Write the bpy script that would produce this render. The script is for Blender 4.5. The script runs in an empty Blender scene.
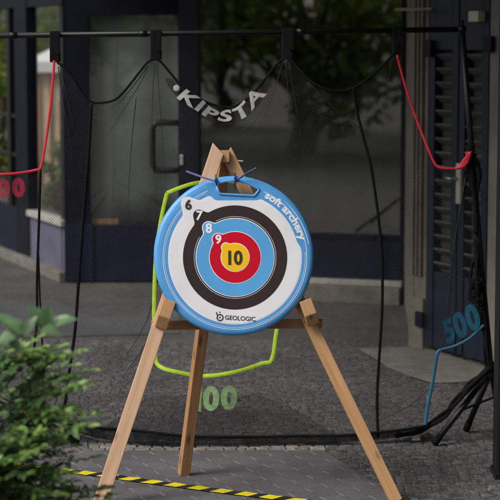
import bpy, bmesh, math, random
import numpy as np
from mathutils import Vector, Matrix
random.seed(7); rng = np.random.default_rng(11)
R = math.radians
sc = bpy.context.scene
COL = sc.collection

# ------------------------------------------------------------------ camera model
F = 1845.0; H = 1.75; P = math.atan(207.0 / F)
def ray(px, py):
    x = (px - 250) / F; y = (250 - py) / F
    return Vector((x, y * math.sin(P) + math.cos(P), y * math.cos(P) - math.sin(P)))
CAM = Vector((0, 0, H))
def at(px, py, Y):
    d = ray(px, py); return CAM + d * (Y / d.y)
def gr(px, py, z=0.0):
    d = ray(px, py); return CAM + d * ((z - H) / d.z)
def onplane(px, py, p0, n):
    d = ray(px, py); return CAM + d * ((p0 - CAM).dot(n) / d.dot(n))

# ------------------------------------------------------------------ materials
def nd(nt, t, **kw):
    n = nt.nodes.new(t)
    for k, v in kw.items(): setattr(n, k, v)
    return n
def mat(name, col, rough=0.6, metal=0.0, var=0.15, vscale=12.0, bump=0.0, bscale=80.0, spec=0.5, coord='Object', stretch=(1, 1, 1), col2=None, dirt=0.0, attr=None):
    m = bpy.data.materials.new(name); m.use_nodes = True
    nt = m.node_tree; b = nt.nodes['Principled BSDF']
    b.inputs['Roughness'].default_value = rough; b.inputs['Metallic'].default_value = metal
    b.inputs['Specular IOR Level'].default_value = spec
    tc = nd(nt, 'ShaderNodeTexCoord'); mp = nd(nt, 'ShaderNodeMapping'); mp.inputs['Scale'].default_value = stretch
    nt.links.new(tc.outputs[coord], mp.inputs[0])
    n = nd(nt, 'ShaderNodeTexNoise'); n.inputs['Scale'].default_value = vscale; n.inputs['Detail'].default_value = 6; n.inputs['Roughness'].default_value = .62
    nt.links.new(mp.outputs[0], n.inputs['Vector'])
    rp = nd(nt, 'ShaderNodeValToRGB')
    c = Vector(col); c2 = Vector(col2) if col2 else c * (1 - 2 * var)
    rp.color_ramp.elements[0].position = .3; rp.color_ramp.elements[1].position = .7
    rp.color_ramp.elements[0].color = (*c2, 1); rp.color_ramp.elements[1].color = (*(c * (1 + var) if not col2 else c), 1)
    nt.links.new(n.outputs['Fac'], rp.inputs[0])
    out = rp.outputs[0]
    if attr:
        a = nd(nt, 'ShaderNodeAttribute', attribute_name=attr)
        mx = nd(nt, 'ShaderNodeMix', data_type='RGBA', blend_type='MULTIPLY'); mx.inputs[0].default_value = 1
        nt.links.new(out, mx.inputs[6]); nt.links.new(a.outputs['Color'], mx.inputs[7]); out = mx.outputs[2]
    if dirt:
        n2 = nd(nt, 'ShaderNodeTexNoise'); n2.inputs['Scale'].default_value = 2.3; n2.inputs['Detail'].default_value = 8
        nt.links.new(tc.outputs[coord], n2.inputs['Vector'])
        r2 = nd(nt, 'ShaderNodeMapRange'); r2.inputs[1].default_value = .35; r2.inputs[2].default_value = .7
        r2.inputs[3].default_value = 1 - dirt; r2.inputs[4].default_value = 1
        nt.links.new(n2.outputs['Fac'], r2.inputs[0])
        mx = nd(nt, 'ShaderNodeMix', data_type='RGBA', blend_type='MULTIPLY'); mx.inputs[0].default_value = 1
        nt.links.new(out, mx.inputs[6]); nt.links.new(r2.outputs[0], mx.inputs[7]); out = mx.outputs[2]
    nt.links.new(out, b.inputs['Base Color'])
    rr = nd(nt, 'ShaderNodeMapRange'); rr.inputs[3].default_value = max(0.02, rough - .08); rr.inputs[4].default_value = min(1, rough + .08)
    nt.links.new(n.outputs['Fac'], rr.inputs[0]); nt.links.new(rr.outputs[0], b.inputs['Roughness'])
    if bump:
        nb = nd(nt, 'ShaderNodeTexNoise'); nb.inputs['Scale'].default_value = bscale; nb.inputs['Detail'].default_value = 4
        nt.links.new(mp.outputs[0], nb.inputs['Vector'])
        bp = nd(nt, 'ShaderNodeBump'); bp.inputs['Strength'].default_value = bump; bp.inputs['Distance'].default_value = .004
        nt.links.new(nb.outputs['Fac'], bp.inputs['Height']); nt.links.new(bp.outputs[0], b.inputs['Normal'])
    return m

def wood(name, a, b_, scale=1.0):
    m = bpy.data.materials.new(name); m.use_nodes = True
    nt = m.node_tree; b = nt.nodes['Principled BSDF']; b.inputs['Roughness'].default_value = .6; b.inputs['Specular IOR Level'].default_value = .3
    tc = nd(nt, 'ShaderNodeTexCoord'); mp = nd(nt, 'ShaderNodeMapping'); mp.inputs['Scale'].default_value = (1, 1, .045)
    oi = nd(nt, 'ShaderNodeObjectInfo'); ad = nd(nt, 'ShaderNodeVectorMath', operation='ADD')
    ml = nd(nt, 'ShaderNodeMath', operation='MULTIPLY'); ml.inputs[1].default_value = 9
    nt.links.new(oi.outputs['Random'], ml.inputs[0])
    nt.links.new(tc.outputs['Object'], ad.inputs[0]); nt.links.new(ml.outputs[0], ad.inputs[1]); nt.links.new(ad.outputs[0], mp.inputs[0])
    n = nd(nt, 'ShaderNodeTexNoise'); n.inputs['Scale'].default_value = 42; n.inputs['Detail'].default_value = 8; n.inputs['Distortion'].default_value = 1.6
    nt.links.new(mp.outputs[0], n.inputs['Vector'])
    w = nd(nt, 'ShaderNodeTexWave', wave_type='BANDS', bands_direction='X'); w.inputs['Scale'].default_value = 38; w.inputs['Distortion'].default_value = 5; w.inputs['Detail'].default_value = 3
    nt.links.new(mp.outputs[0], w.inputs['Vector'])
    mx = nd(nt, 'ShaderNodeMix', data_type='FLOAT'); mx.inputs[0].default_value = .08
    nt.links.new(n.outputs['Fac'], mx.inputs[2]); nt.links.new(w.outputs['Fac'], mx.inputs[3])
    rp = nd(nt, 'ShaderNodeValToRGB'); rp.color_ramp.elements[0].position = .2; rp.color_ramp.elements[1].position = .75
    rp.color_ramp.elements[0].color = (*b_, 1); rp.color_ramp.elements[1].color = (*a, 1)
    nt.links.new(mx.outputs[0], rp.inputs[0])
    # knots
    v = nd(nt, 'ShaderNodeTexVoronoi'); v.inputs['Scale'].default_value = 5.5
    mp2 = nd(nt, 'ShaderNodeMapping'); mp2.inputs['Scale'].default_value = (3.2, 3.2, 1.1)
    nt.links.new(ad.outputs[0], mp2.inputs[0]); nt.links.new(mp2.outputs[0], v.inputs['Vector'])
    mr = nd(nt, 'ShaderNodeMapRange'); mr.inputs[1].default_value = .07; mr.inputs[2].default_value = .2; mr.inputs[3].default_value = .35; mr.inputs[4].default_value = 1
    nt.links.new(v.outputs['Distance'], mr.inputs[0])
    m2 = nd(nt, 'ShaderNodeMix', data_type='RGBA', blend_type='MULTIPLY'); m2.inputs[0].default_value = 1
    nt.links.new(rp.outputs[0], m2.inputs[6]); nt.links.new(mr.outputs[0], m2.inputs[7]); nt.links.new(m2.outputs[2], b.inputs['Base Color'])
    bp = nd(nt, 'ShaderNodeBump'); bp.inputs['Strength'].default_value = .25; bp.inputs['Distance'].default_value = .002
    nt.links.new(mx.outputs[0], bp.inputs['Height']); nt.links.new(bp.outputs[0], b.inputs['Normal'])
    return m

def glassmat(name, refl, tint):
    m = bpy.data.materials.new(name); m.use_nodes = True
    nt = m.node_tree; nt.nodes.clear()
    o = nd(nt, 'ShaderNodeOutputMaterial'); mx = nd(nt, 'ShaderNodeMixShader')
    t = nd(nt, 'ShaderNodeBsdfTransparent'); t.inputs[0].default_value = (*tint, 1)
    g = nd(nt, 'ShaderNodeBsdfGlossy'); g.inputs['Roughness'].default_value = .015
    lw0 = nd(nt, 'ShaderNodeLayerWeight'); lw0.inputs[0].default_value = .5
    lw = nd(nt, 'ShaderNodeMath', operation='POWER'); lw.inputs[1].default_value = 5; nt.links.new(lw0.outputs['Facing'], lw.inputs[0])
    ad = nd(nt, 'ShaderNodeMath', operation='ADD', use_clamp=True); ad.inputs[1].default_value = refl
    nt.links.new(lw.outputs[0], ad.inputs[0]); nt.links.new(ad.outputs[0], mx.inputs[0])
    nt.links.new(t.outputs[0], mx.inputs[1]); nt.links.new(g.outputs[0], mx.inputs[2]); nt.links.new(mx.outputs[0], o.inputs[0])
    # slight waviness and dirt
    n = nd(nt, 'ShaderNodeTexNoise'); n.inputs['Scale'].default_value = 1.7
    bp = nd(nt, 'ShaderNodeBump'); bp.inputs['Strength'].default_value = .06; bp.inputs['Distance'].default_value = .01
    tc = nd(nt, 'ShaderNodeTexCoord'); nt.links.new(tc.outputs['Object'], n.inputs['Vector'])
    nt.links.new(n.outputs['Fac'], bp.inputs['Height']); nt.links.new(bp.outputs[0], g.inputs['Normal'])
    return m

def printed(name, col, alpha, pitch=.0048, lo=.45):
    """ink on open mesh: opaque along the threads, thinner in the holes"""
    m = mat(name, col, .85, var=.15, vscale=40, spec=.15)
    nt = m.node_tree; b = nt.nodes['Principled BSDF']; L = nt.links.new
    tc = nd(nt, 'ShaderNodeTexCoord'); sp = nd(nt, 'ShaderNodeSeparateXYZ'); L(tc.outputs['Object'], sp.inputs[0])
    def mm(op, a, c):
        n = nd(nt, 'ShaderNodeMath', operation=op)
        for k, v in enumerate((a, c)):
            if v is None: continue
            if isinstance(v, (int, float)): n.inputs[k].default_value = v
            else: L(v, n.inputs[k])
        return n.outputs[0]
    k = 2 * math.pi / pitch * .7071
    u = mm('SINE', mm('MULTIPLY', mm('ADD', sp.outputs['X'], sp.outputs['Z']), k), None)
    v = mm('SINE', mm('MULTIPLY', mm('SUBTRACT', sp.outputs['X'], sp.outputs['Z']), k), None)
    g = mm('GREATER_THAN', mm('MINIMUM', u, v), -.1)
    r = nd(nt, 'ShaderNodeMapRange'); r.inputs[3].default_value = alpha; r.inputs[4].default_value = alpha * lo; L(g, r.inputs[0])
    n2 = nd(nt, 'ShaderNodeTexNoise'); n2.inputs['Scale'].default_value = 18; L(tc.outputs['Object'], n2.inputs['Vector'])
    r2 = nd(nt, 'ShaderNodeMapRange'); r2.inputs[1].default_value = .3; r2.inputs[2].default_value = .7; r2.inputs[3].default_value = .7; r2.inputs[4].default_value = 1.05; L(n2.outputs['Fac'], r2.inputs[0])
    L(mm('MULTIPLY', r.outputs[0], r2.outputs[0]), b.inputs['Alpha'])
    return m

def leafmat(name, col, rough=.42, attr='Col', trans=.25):
    m = mat(name, col, rough, var=.2, vscale=9, attr=attr, spec=.5)
    nt = m.node_tree; b = nt.nodes['Principled BSDF']; o = nt.nodes['Material Output']
    src = b.inputs['Base Color'].links[0].from_socket
    t = nd(nt, 'ShaderNodeBsdfTranslucent'); nt.links.new(src, t.inputs[0])
    mx = nd(nt, 'ShaderNodeMixShader'); mx.inputs[0].default_value = trans
    nt.links.new(b.outputs[0], mx.inputs[1]); nt.links.new(t.outputs[0], mx.inputs[2]); nt.links.new(mx.outputs[0], o.inputs[0])
    return m

M = dict(
    pine=wood('pine', (.55, .33, .16), (.36, .185, .08)),
    pinelit=wood('pine_lit', (.69, .46, .31), (.47, .27, .155)),  # lighter copy of the pine: left leg's daylight put into its colour
    pinedark=wood('pine_brown', (.40, .22, .10), (.25, .12, .05)),  # browner pine for rear leg and crossbar
    blue=mat('foam_blue', (.085, .345, .73), .42, var=.05, vscale=20, bump=.15, bscale=220, dirt=.12),
    lblue=mat('print_blue', (.105, .385, .76), .5, dirt=.08, spec=.25, var=.03),
    white=mat('print_white', (.79, .79, .83), .5, spec=.25, var=.03, vscale=14, dirt=.06),
    line=mat('print_line', (.78, .80, .84), .5, var=.02),
    black=mat('print_black', (.035, .025, .023), .55, spec=.2, var=.1, dirt=.1),
    red=mat('print_red', (.56, .004, .022), .55, spec=.15, var=.04),
    yellow=mat('print_yellow', (.93, .54, .015), .55, spec=.15, var=.04),
    ink=mat('ink', (.03, .026, .03), .5, var=.05),
    tie=mat('tie_blue', (.012, .02, .13), .4, var=.1),
    tielight=mat('tie_pale', (.22, .24, .5), .35, var=.1),
    metal_black=mat('black_metal', (.007, .007, .008), .42, spec=.3, var=.2, vscale=30),
    netblack=mat('net_black', (.016, .016, .017), .75, var=.2),
    fabric=mat('black_fabric', (.006, .006, .007), .9, spec=.15, var=.25, vscale=40, bump=.3, bscale=400),
    redband=mat('red_webbing', (.62, .012, .035), .6, var=.1),
    greenband=mat('lime_webbing', (.47, .72, .03), .6, var=.08, vscale=40),
    blueband=mat('blue_webbing', (.012, .115, .19), .6, var=.12),
    navy=mat('navy_paint', (.006, .008, .028), .5, spec=.2, var=.15, vscale=5, dirt=.3),
    frame=mat('door_frame', (.005, .006, .014), .5, spec=.12, var=.2, vscale=6, dirt=.3),
    violet=mat('navy_paint_lit', (.14, .135, .20), .5, var=.12, vscale=7, dirt=.25),  # navy paint lightened: light caught by the side panel is in the colour
    stone=mat('stone', (.16, .15, .12), .85, var=.15, vscale=9, bump=.35, bscale=120, dirt=.35),
    plinth=mat('plinth_render', (.20, .185, .155), .9, var=.18, vscale=14, bump=.5, bscale=90, dirt=.4),
    sill=mat('sill_pale', (.42, .41, .38), .7, var=.12, vscale=16, dirt=.35),
    wall=mat('render_wall', (.20, .19, .17), .9, var=.12, vscale=5, bump=.3, dirt=.3),
    soffit=mat('soffit', (.10, .10, .10), .9, var=.12, vscale=4),
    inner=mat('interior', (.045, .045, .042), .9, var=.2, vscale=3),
    door_fill_sheet=mat('door_fill_sheet', (.74, .77, .74), .8, var=.14, vscale=1.8, dirt=.25),  # pale mottled tone to brighten the door glass from behind
    window_fill_sheet=mat('window_fill_sheet', (.36, .38, .34), .85, var=.2, vscale=2.2, dirt=.4),  # grey tone to brighten the lower window glass from behind
    steel=mat('steel', (.5, .5, .48), .32, metal=.9, var=.1),
    plate=mat('ivory_plate', (.40, .38, .32), .45, var=.1),
    louvre=mat('louvre_slat', (.085, .078, .085), .6, var=.2, vscale=25, dirt=.3),
    louvframe=mat('louvre_frame', (.011, .018, .036), .5, spec=.2, var=.2, vscale=8, dirt=.3),
    glass=glassmat('shop_glass', .21, (.72, .74, .72)),
    glassdoor=glassmat('door_glass', .10, (.85, .87, .86)),
    glassclear=glassmat('side_glass', .02, (.96, .97, .96)),
    ground=mat('ground_asphalt', (.085, .078, .07), .9, var=.3, vscale=18, bump=.6, bscale=180, dirt=.35, coord='Object'),
    asphalt=mat('asphalt_band', (.085, .085, .09), .85, var=.2, vscale=30, bump=.5, bscale=260, dirt=.3),
    apron=mat('concrete_apron', (.20, .19, .17), .85, var=.16, vscale=10, bump=.4, bscale=150, dirt=.3),
    sett=mat('granite_sett', (.125, .12, .12), .75, var=.4, vscale=26, bump=.7, bscale=200, attr='Col', dirt=.35),
    edging=mat('edging_stone', (.20, .19, .17), .85, var=.3, vscale=40, bump=.6, bscale=120, attr='Col'),
    bark=mat('bark', (.07, .055, .04), .9, var=.4, vscale=30, bump=.8, bscale=40, stretch=(1, 1, .2)),
    twig=mat('twig', (.10, .075, .045), .8, var=.3, vscale=50),
    leaf=leafmat('shrub_leaf', (.10, .20, .058)),
    bleaf=leafmat('broad_leaf', (.125, .225, .095), .3),
    tleaf=leafmat('tree_leaf', (.16, .23, .035), .5, trans=.5),
    canvas=mat('white_canvas', (.78, .78, .78), .7, var=.04),
    hutwood=mat('hut_boards', (.74, .58, .40), .7, var=.2, vscale=12, stretch=(6, 6, .4)),
    skirt=printed('skirt_fabric', (.010, .010, .011), .97, .006, .7),
    band=printed('banner_fabric', (.014, .014, .015), .8, .005, .6),
    tag=mat('white_tag', (.6, .6, .6), .5, var=.1),
    green100=printed('print_green', (.30, .50, .20), .68),
    blue500=printed('print_cyan', (.015, .105, .17), .75),
    red00=printed('print_red_net', (.5, .045, .09), .62),
    white_k=printed('print_grey_white', (.54, .54, .54), .95, .004, .7),
)

# tape stripes
def tape_mat():
    m = bpy.data.materials.new('hazard_tape'); m.use_nodes = True
    nt = m.node_tree; b = nt.nodes['Principled BSDF']; b.inputs['Roughness'].default_value = .35
    tc = nd(nt, 'ShaderNodeTexCoord'); s = nd(nt, 'ShaderNodeSeparateXYZ'); nt.links.new(tc.outputs['UV'], s.inputs[0])
    a = nd(nt, 'ShaderNodeMath', operation='MULTIPLY_ADD'); a.inputs[1].default_value = -.42
    nt.links.new(s.outputs['Y'], a.inputs[0]); nt.links.new(s.outputs['X'], a.inputs[2])
    d = nd(nt, 'ShaderNodeMath', operation='DIVIDE'); d.inputs[1].default_value = .106; nt.links.new(a.outputs[0], d.inputs[0])
    f = nd(nt, 'ShaderNodeMath', operation='FRACT'); nt.links.new(d.outputs[0], f.inputs[0])
    g = nd(nt, 'ShaderNodeMath', operation='GREATER_THAN'); g.inputs[1].default_value = .44; nt.links.new(f.outputs[0], g.inputs[0])
    mx = nd(nt, 'ShaderNodeMix', data_type='RGBA'); mx.inputs[6].default_value = (.02, .02, .022, 1); mx.inputs[7].default_value = (.80, .66, .02, 1)
    nt.links.new(g.outputs[0], mx.inputs[0])
    n = nd(nt, 'ShaderNodeTexNoise'); n.inputs['Scale'].default_value = 25; nt.links.new(tc.outputs['Object'], n.inputs['Vector'])
    mr = nd(nt, 'ShaderNodeMapRange'); mr.inputs[3].default_value = .7; mr.inputs[4].default_value = 1.1; nt.links.new(n.outputs['Fac'], mr.inputs[0])
    m2 = nd(nt, 'ShaderNodeMix', data_type='RGBA', blend_type='MULTIPLY'); m2.inputs[0].default_value = 1
    nt.links.new(mx.outputs[2], m2.inputs[6]); nt.links.new(mr.outputs[0], m2.inputs[7]); nt.links.new(m2.outputs[2], b.inputs['Base Color'])
    return m
M['tape'] = tape_mat()

# dark pavers with pale sand in every second joint
def paver_mat():
    m = bpy.data.materials.new('dark_pavers'); m.use_nodes = True
    nt = m.node_tree; b = nt.nodes['Principled BSDF']; b.inputs['Roughness'].default_value = .75
    L = nt.links.new
    def math_(op, a, bb=None, cc=None):
        n = nd(nt, 'ShaderNodeMath', operation=op)
        for i, v in enumerate((a, bb, cc)):
            if v is None: continue
            if isinstance(v, (int, float)): n.inputs[i].default_value = v
            else: L(v, n.inputs[i])
        return n.outputs[0]
    tc = nd(nt, 'ShaderNodeTexCoord')
    nz = nd(nt, 'ShaderNodeTexNoise'); nz.inputs['Scale'].default_value = 14; L(tc.outputs['Object'], nz.inputs['Vector'])
    wob = nd(nt, 'ShaderNodeVectorMath', operation='SCALE'); wob.inputs['Scale'].default_value = .006; L(nz.outputs['Color'], wob.inputs[0])
    ad = nd(nt, 'ShaderNodeVectorMath', operation='ADD'); L(tc.outputs['Object'], ad.inputs[0]); L(wob.outputs[0], ad.inputs[1])
    s = nd(nt, 'ShaderNodeSeparateXYZ'); L(ad.outputs[0], s.inputs[0])
    X, Y = s.outputs['X'], s.outputs['Y']
    u = math_('ADD', math_('MULTIPLY', X, .36), math_('MULTIPLY', Y, -.933))
    v = math_('ADD', math_('MULTIPLY', X, .933), math_('MULTIPLY', Y, .36))
    vi = math_('DIVIDE', v, .092); idx = math_('FLOOR', vi); fv = math_('FRACT', vi)
    us = math_('DIVIDE', math_('ADD', u, math_('MULTIPLY', idx, .0497)), .149)
    fu = math_('FRACT', us); ui = math_('FLOOR', us)
    near = math_('LESS_THAN', fv, .085)
    dash = math_('MULTIPLY', near, math_('LESS_THAN', fu, .46))
    jr = math_('MAXIMUM', math_('LESS_THAN', fv, .05), math_('LESS_THAN', fu, .03))
    cv = nd(nt, 'ShaderNodeCombineXYZ'); L(idx, cv.inputs[0]); L(ui, cv.inputs[1])
    wn = nd(nt, 'ShaderNodeTexWhiteNoise'); L(cv.outputs[0], wn.inputs['Vector'])
    base = nd(nt, 'ShaderNodeValToRGB'); base.color_ramp.elements[0].color = (.088, .084, .090, 1); base.color_ramp.elements[1].color = (.114, .108, .113, 1)
    L(wn.outputs['Value'], base.inputs[0])
    fn = nd(nt, 'ShaderNodeTexNoise'); fn.inputs['Scale'].default_value = 120; fn.inputs['Detail'].default_value = 5; L(tc.outputs['Object'], fn.inputs['Vector'])
    mr = nd(nt, 'ShaderNodeMapRange'); mr.inputs[1].default_value = .3; mr.inputs[2].default_value = .7; mr.inputs[3].default_value = .72; mr.inputs[4].default_value = 1.22; L(fn.outputs['Fac'], mr.inputs[0])
    bn = nd(nt, 'ShaderNodeTexNoise'); bn.inputs['Scale'].default_value = 3; bn.inputs['Detail'].default_value = 6; L(tc.outputs['Object'], bn.inputs['Vector'])
    mr2 = nd(nt, 'ShaderNodeMapRange'); mr2.inputs[1].default_value = .3; mr2.inputs[2].default_value = .7; mr2.inputs[3].default_value = .75; mr2.inputs[4].default_value = 1.15; L(bn.outputs['Fac'], mr2.inputs[0])
    mm = math_('MULTIPLY', mr.outputs[0], mr2.outputs[0])
    c1 = nd(nt, 'ShaderNodeMix', data_type='RGBA', blend_type='MULTIPLY'); c1.inputs[0].default_value = 1; L(base.outputs[0], c1.inputs[6]); L(mm, c1.inputs[7])
    c2 = nd(nt, 'ShaderNodeMix', data_type='RGBA'); c2.inputs[7].default_value = (.05, .048, .048, 1); L(math_('MULTIPLY', jr, .7), c2.inputs[0]); L(c1.outputs[2], c2.inputs[6])
    c3 = nd(nt, 'ShaderNodeMix', data_type='RGBA'); c3.inputs[7].default_value = (.27, .255, .24, 1)
    L(math_('MULTIPLY', dash, math_('MULTIPLY_ADD', nz.outputs['Fac'], .9, .1)), c3.inputs[0]); L(c2.outputs[2], c3.inputs[6])
    L(c3.outputs[2], b.inputs['Base Color'])
    bp = nd(nt, 'ShaderNodeBump'); bp.inputs['Strength'].default_value = .5; bp.inputs['Distance'].default_value = .004
    L(math_('SUBTRACT', math_('MULTIPLY', fn.outputs['Fac'], .4), jr), bp.inputs['Height']); L(bp.outputs[0], b.inputs['Normal'])
    return m
M['paver'] = paver_mat()

# ------------------------------------------------------------------ object helpers
def finish(o, parent):
    COL.objects.link(o)
    if parent is not None:
        o.parent = parent
    return o
WORLD = {}
def wmat(o):
    return WORLD.get(o.name, Matrix.Identity(4))
def obj(name, bm, m, parent=None, mw=None, smooth=False):
    """link bm (given in the frame mw) as one mesh object; mw is a world matrix"""
    me = bpy.data.meshes.new(name)
    bmesh.ops.recalc_face_normals(bm, faces=bm.faces)
    bm.to_mesh(me); bm.free()
    return objm(name, me, m, parent, mw, smooth)
def objm(name, me, m, parent=None, mw=None, smooth=False):
    for mm in (m if isinstance(m, (list, tuple)) else [m]): me.materials.append(mm)
    if smooth:
        me.polygons.foreach_set('use_smooth', [True] * len(me.polygons))
    o = bpy.data.objects.new(name, me); COL.objects.link(o)
    mw = mw or Matrix.Identity(4)
    WORLD[o.name] = mw.copy()
    if parent is not None:
        o.parent = parent; o.matrix_local = wmat(parent).inverted() @ mw
    else:
        o.matrix_local = mw
    return o
def tag(o, label, cat, group=None):
    o['label'] = label; o['category'] = cat
    if group: o['group'] = group
    return o
def thing(name, label, cat, loc, group=None):
    o = bpy.data.objects.new(name, None); COL.objects.link(o); o.empty_display_size = .1
    o.location = loc; WORLD[o.name] = Matrix.Translation(Vector(loc))
    return tag(o, label, cat, group)
def struct(o, kind='structure'):
    o['kind'] = kind; return o

def box(bm, x0, y0, z0, x1, y1, z1, bev=0.0):
    t = bmesh.new()
    vs = [t.verts.new((x, y, z)) for x in (x0, x1) for y in (y0, y1) for z in (z0, z1)]
    for f in ((0, 1, 3, 2), (4, 6, 7, 5), (0, 4, 5, 1), (2, 3, 7, 6), (0, 2, 6, 4), (1, 5, 7, 3)): t.faces.new([vs[i] for i in f])
    if bev: bmesh.ops.bevel(t, geom=t.edges[:], offset=bev, segments=2, affect='EDGES', profile=.6)
    merge(bm, t)
def merge(bm, t, mx=None):
    if mx is not None: bmesh.ops.transform(t, matrix=mx, verts=t.verts)
    me = bpy.data.meshes.new('tmp'); t.to_mesh(me); t.free(); bm.from_mesh(me); bpy.data.meshes.remove(me)
def catmull(pts, n=6):
    pts = [Vector(p) for p in pts]
    if len(pts) < 3: return pts
    out = []
    for i in range(len(pts) - 1):
        p0 = pts[max(i - 1, 0)]; p1 = pts[i]; p2 = pts[i + 1]; p3 = pts[min(i + 2, len(pts) - 1)]
        for k in range(n):
            t = k / n
            out.append(.5 * ((2 * p1) + (p2 - p0) * t + (2 * p0 - 5 * p1 + 4 * p2 - p3) * t * t + (3 * p1 - p0 - 3 * p2 + p3) * t ** 3))
    out.append(pts[-1]); return out
def tube(bm, pts, r, seg=8, r1=None, flat=1.0, up=None):
    """tube along pts; flat<1 squashes it across 'up' into a ribbon"""
    pts = [Vector(p) for p in pts]; n = len(pts); rings = []
    ref = Vector(up) if up else None
    for i, p in enumerate(pts):
        d = (pts[min(i + 1, n - 1)] - pts[max(i - 1, 0)]).normalized()
        a = ref if ref else (Vector((0, 0, 1)) if abs(d.z) < .9 else Vector((0, 1, 0)))
        s = d.cross(a).normalized(); t = s.cross(d).normalized()
        rr = r if r1 is None else r + (r1 - r) * i / (n - 1)
        rings.append([bm.verts.new(p + s * (math.cos(2 * math.pi * k / seg + math.pi / seg) * rr) + t * (math.sin(2 * math.pi * k / seg + math.pi / seg) * rr * flat)) for k in range(seg)])
    for i in range(n - 1):
        for k in range(seg):
            bm.faces.new((rings[i][k], rings[i][(k + 1) % seg], rings[i + 1][(k + 1) % seg], rings[i + 1][k]))
    bm.faces.new(rings[0][::-1]); bm.faces.new(rings[-1])
def sphere(bm, c, r, sub=2, sc_=(1, 1, 1)):
    t = bmesh.new(); bmesh.ops.create_icosphere(t, subdivisions=sub, radius=r)
    merge(bm, t, Matrix.Translation(c) @ Matrix.Diagonal((*sc_, 1)))
def poly(bm, pts):
    vs = [bm.verts.new(p) for p in pts]
    es = [bm.edges.new((vs[i], vs[(i + 1) % len(vs)])) for i in range(len(vs))]
    bmesh.ops.triangle_fill(bm, edges=es, use_beauty=True)
def prism(loops, z0, z1, bev=0.0):
    """2D loops (first outer, others holes) extruded between z0 and z1"""
    bm = bmesh.new(); es = []; L0 = []
    for lp in loops:
        vs = [bm.verts.new((x, y, z1)) for x, y in lp]; L0.append(vs)
        es += [bm.edges.new((vs[i], vs[(i + 1) % len(vs)])) for i in range(len(vs))]
    bmesh.ops.triangle_fill(bm, edges=es, use_beauty=True)
    for vs in L0:
        lo = [bm.verts.new((v.co.x, v.co.y, z0)) for v in vs]
        for i in range(len(vs)):
            j = (i + 1) % len(vs); bm.faces.new((vs[i], vs[j], lo[j], lo[i]))
    return bm
def text_bm(s, size, bold=0.0, shear=0.0, ext=.0004, spacing=1.0, center=True):
    cu = bpy.data.curves.new('t', 'FONT'); cu.body = s; cu.size = size; cu.offset = bold; cu.shear = shear; cu.extrude = ext
    cu.space_character = spacing; cu.resolution_u = 4
    if center: cu.align_x = 'CENTER'; cu.align_y = 'CENTER'
    o = bpy.data.objects.new('t', cu); COL.objects.link(o)
    bpy.context.view_layer.update()
    me = bpy.data.meshes.new_from_object(o.evaluated_get(bpy.context.evaluated_depsgraph_get()))
    bm = bmesh.new(); bm.from_mesh(me)
    bpy.data.objects.remove(o); bpy.data.curves.remove(cu); bpy.data.meshes.remove(me)
    if center and bm.verts:
        xs = [v.co.x for v in bm.verts]; ys = [v.co.y for v in bm.verts]
        bmesh.ops.translate(bm, verts=bm.verts, vec=(-(min(xs) + max(xs)) / 2, -(min(ys) + max(ys)) / 2, 0))
    return bm

# ------------------------------------------------------------------ ground
def sheet(name, pts, z, m):
    bm = bmesh.new(); poly(bm, [(p[0], p[1], z) for p in pts])
    bmesh.ops.recalc_face_normals(bm, faces=bm.faces)
    for f in bm.faces:
        if f.normal.z < 0: f.normal_flip()
    me = bpy.data.meshes.new(name); bm.to_mesh(me); bm.free()
    return struct(objm(name, me, m))
sheet('ground', [(-300, -300), (300, -300), (300, 300), (-300, 300)], 0, M['ground'])
pav_px = [(74, 452.5), (323, 452.5), (397, 500), (440, 527), (84, 540), (60, 487), (70, 468)]
pav = [gr(*p) for p in pav_px]
sheet('paving', pav, .010, M['paver'])
apron_px = [(356, 349.5), (421, 347.5), (487, 369), (520, 379), (520, 386), (485, 383), (432, 384.5), (408, 377), (388, 369), (372, 358)]
apron = [gr(*p) for p in apron_px]
sheet('concrete_apron', apron, .008, M['apron'])
band_px = [(-30, 300), (52, 300), (96, 318), (180, 311), (180, 334), (60, 337), (-30, 340)]
sheet('path', [gr(*p) for p in band_px], .004, M['asphalt'])

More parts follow.
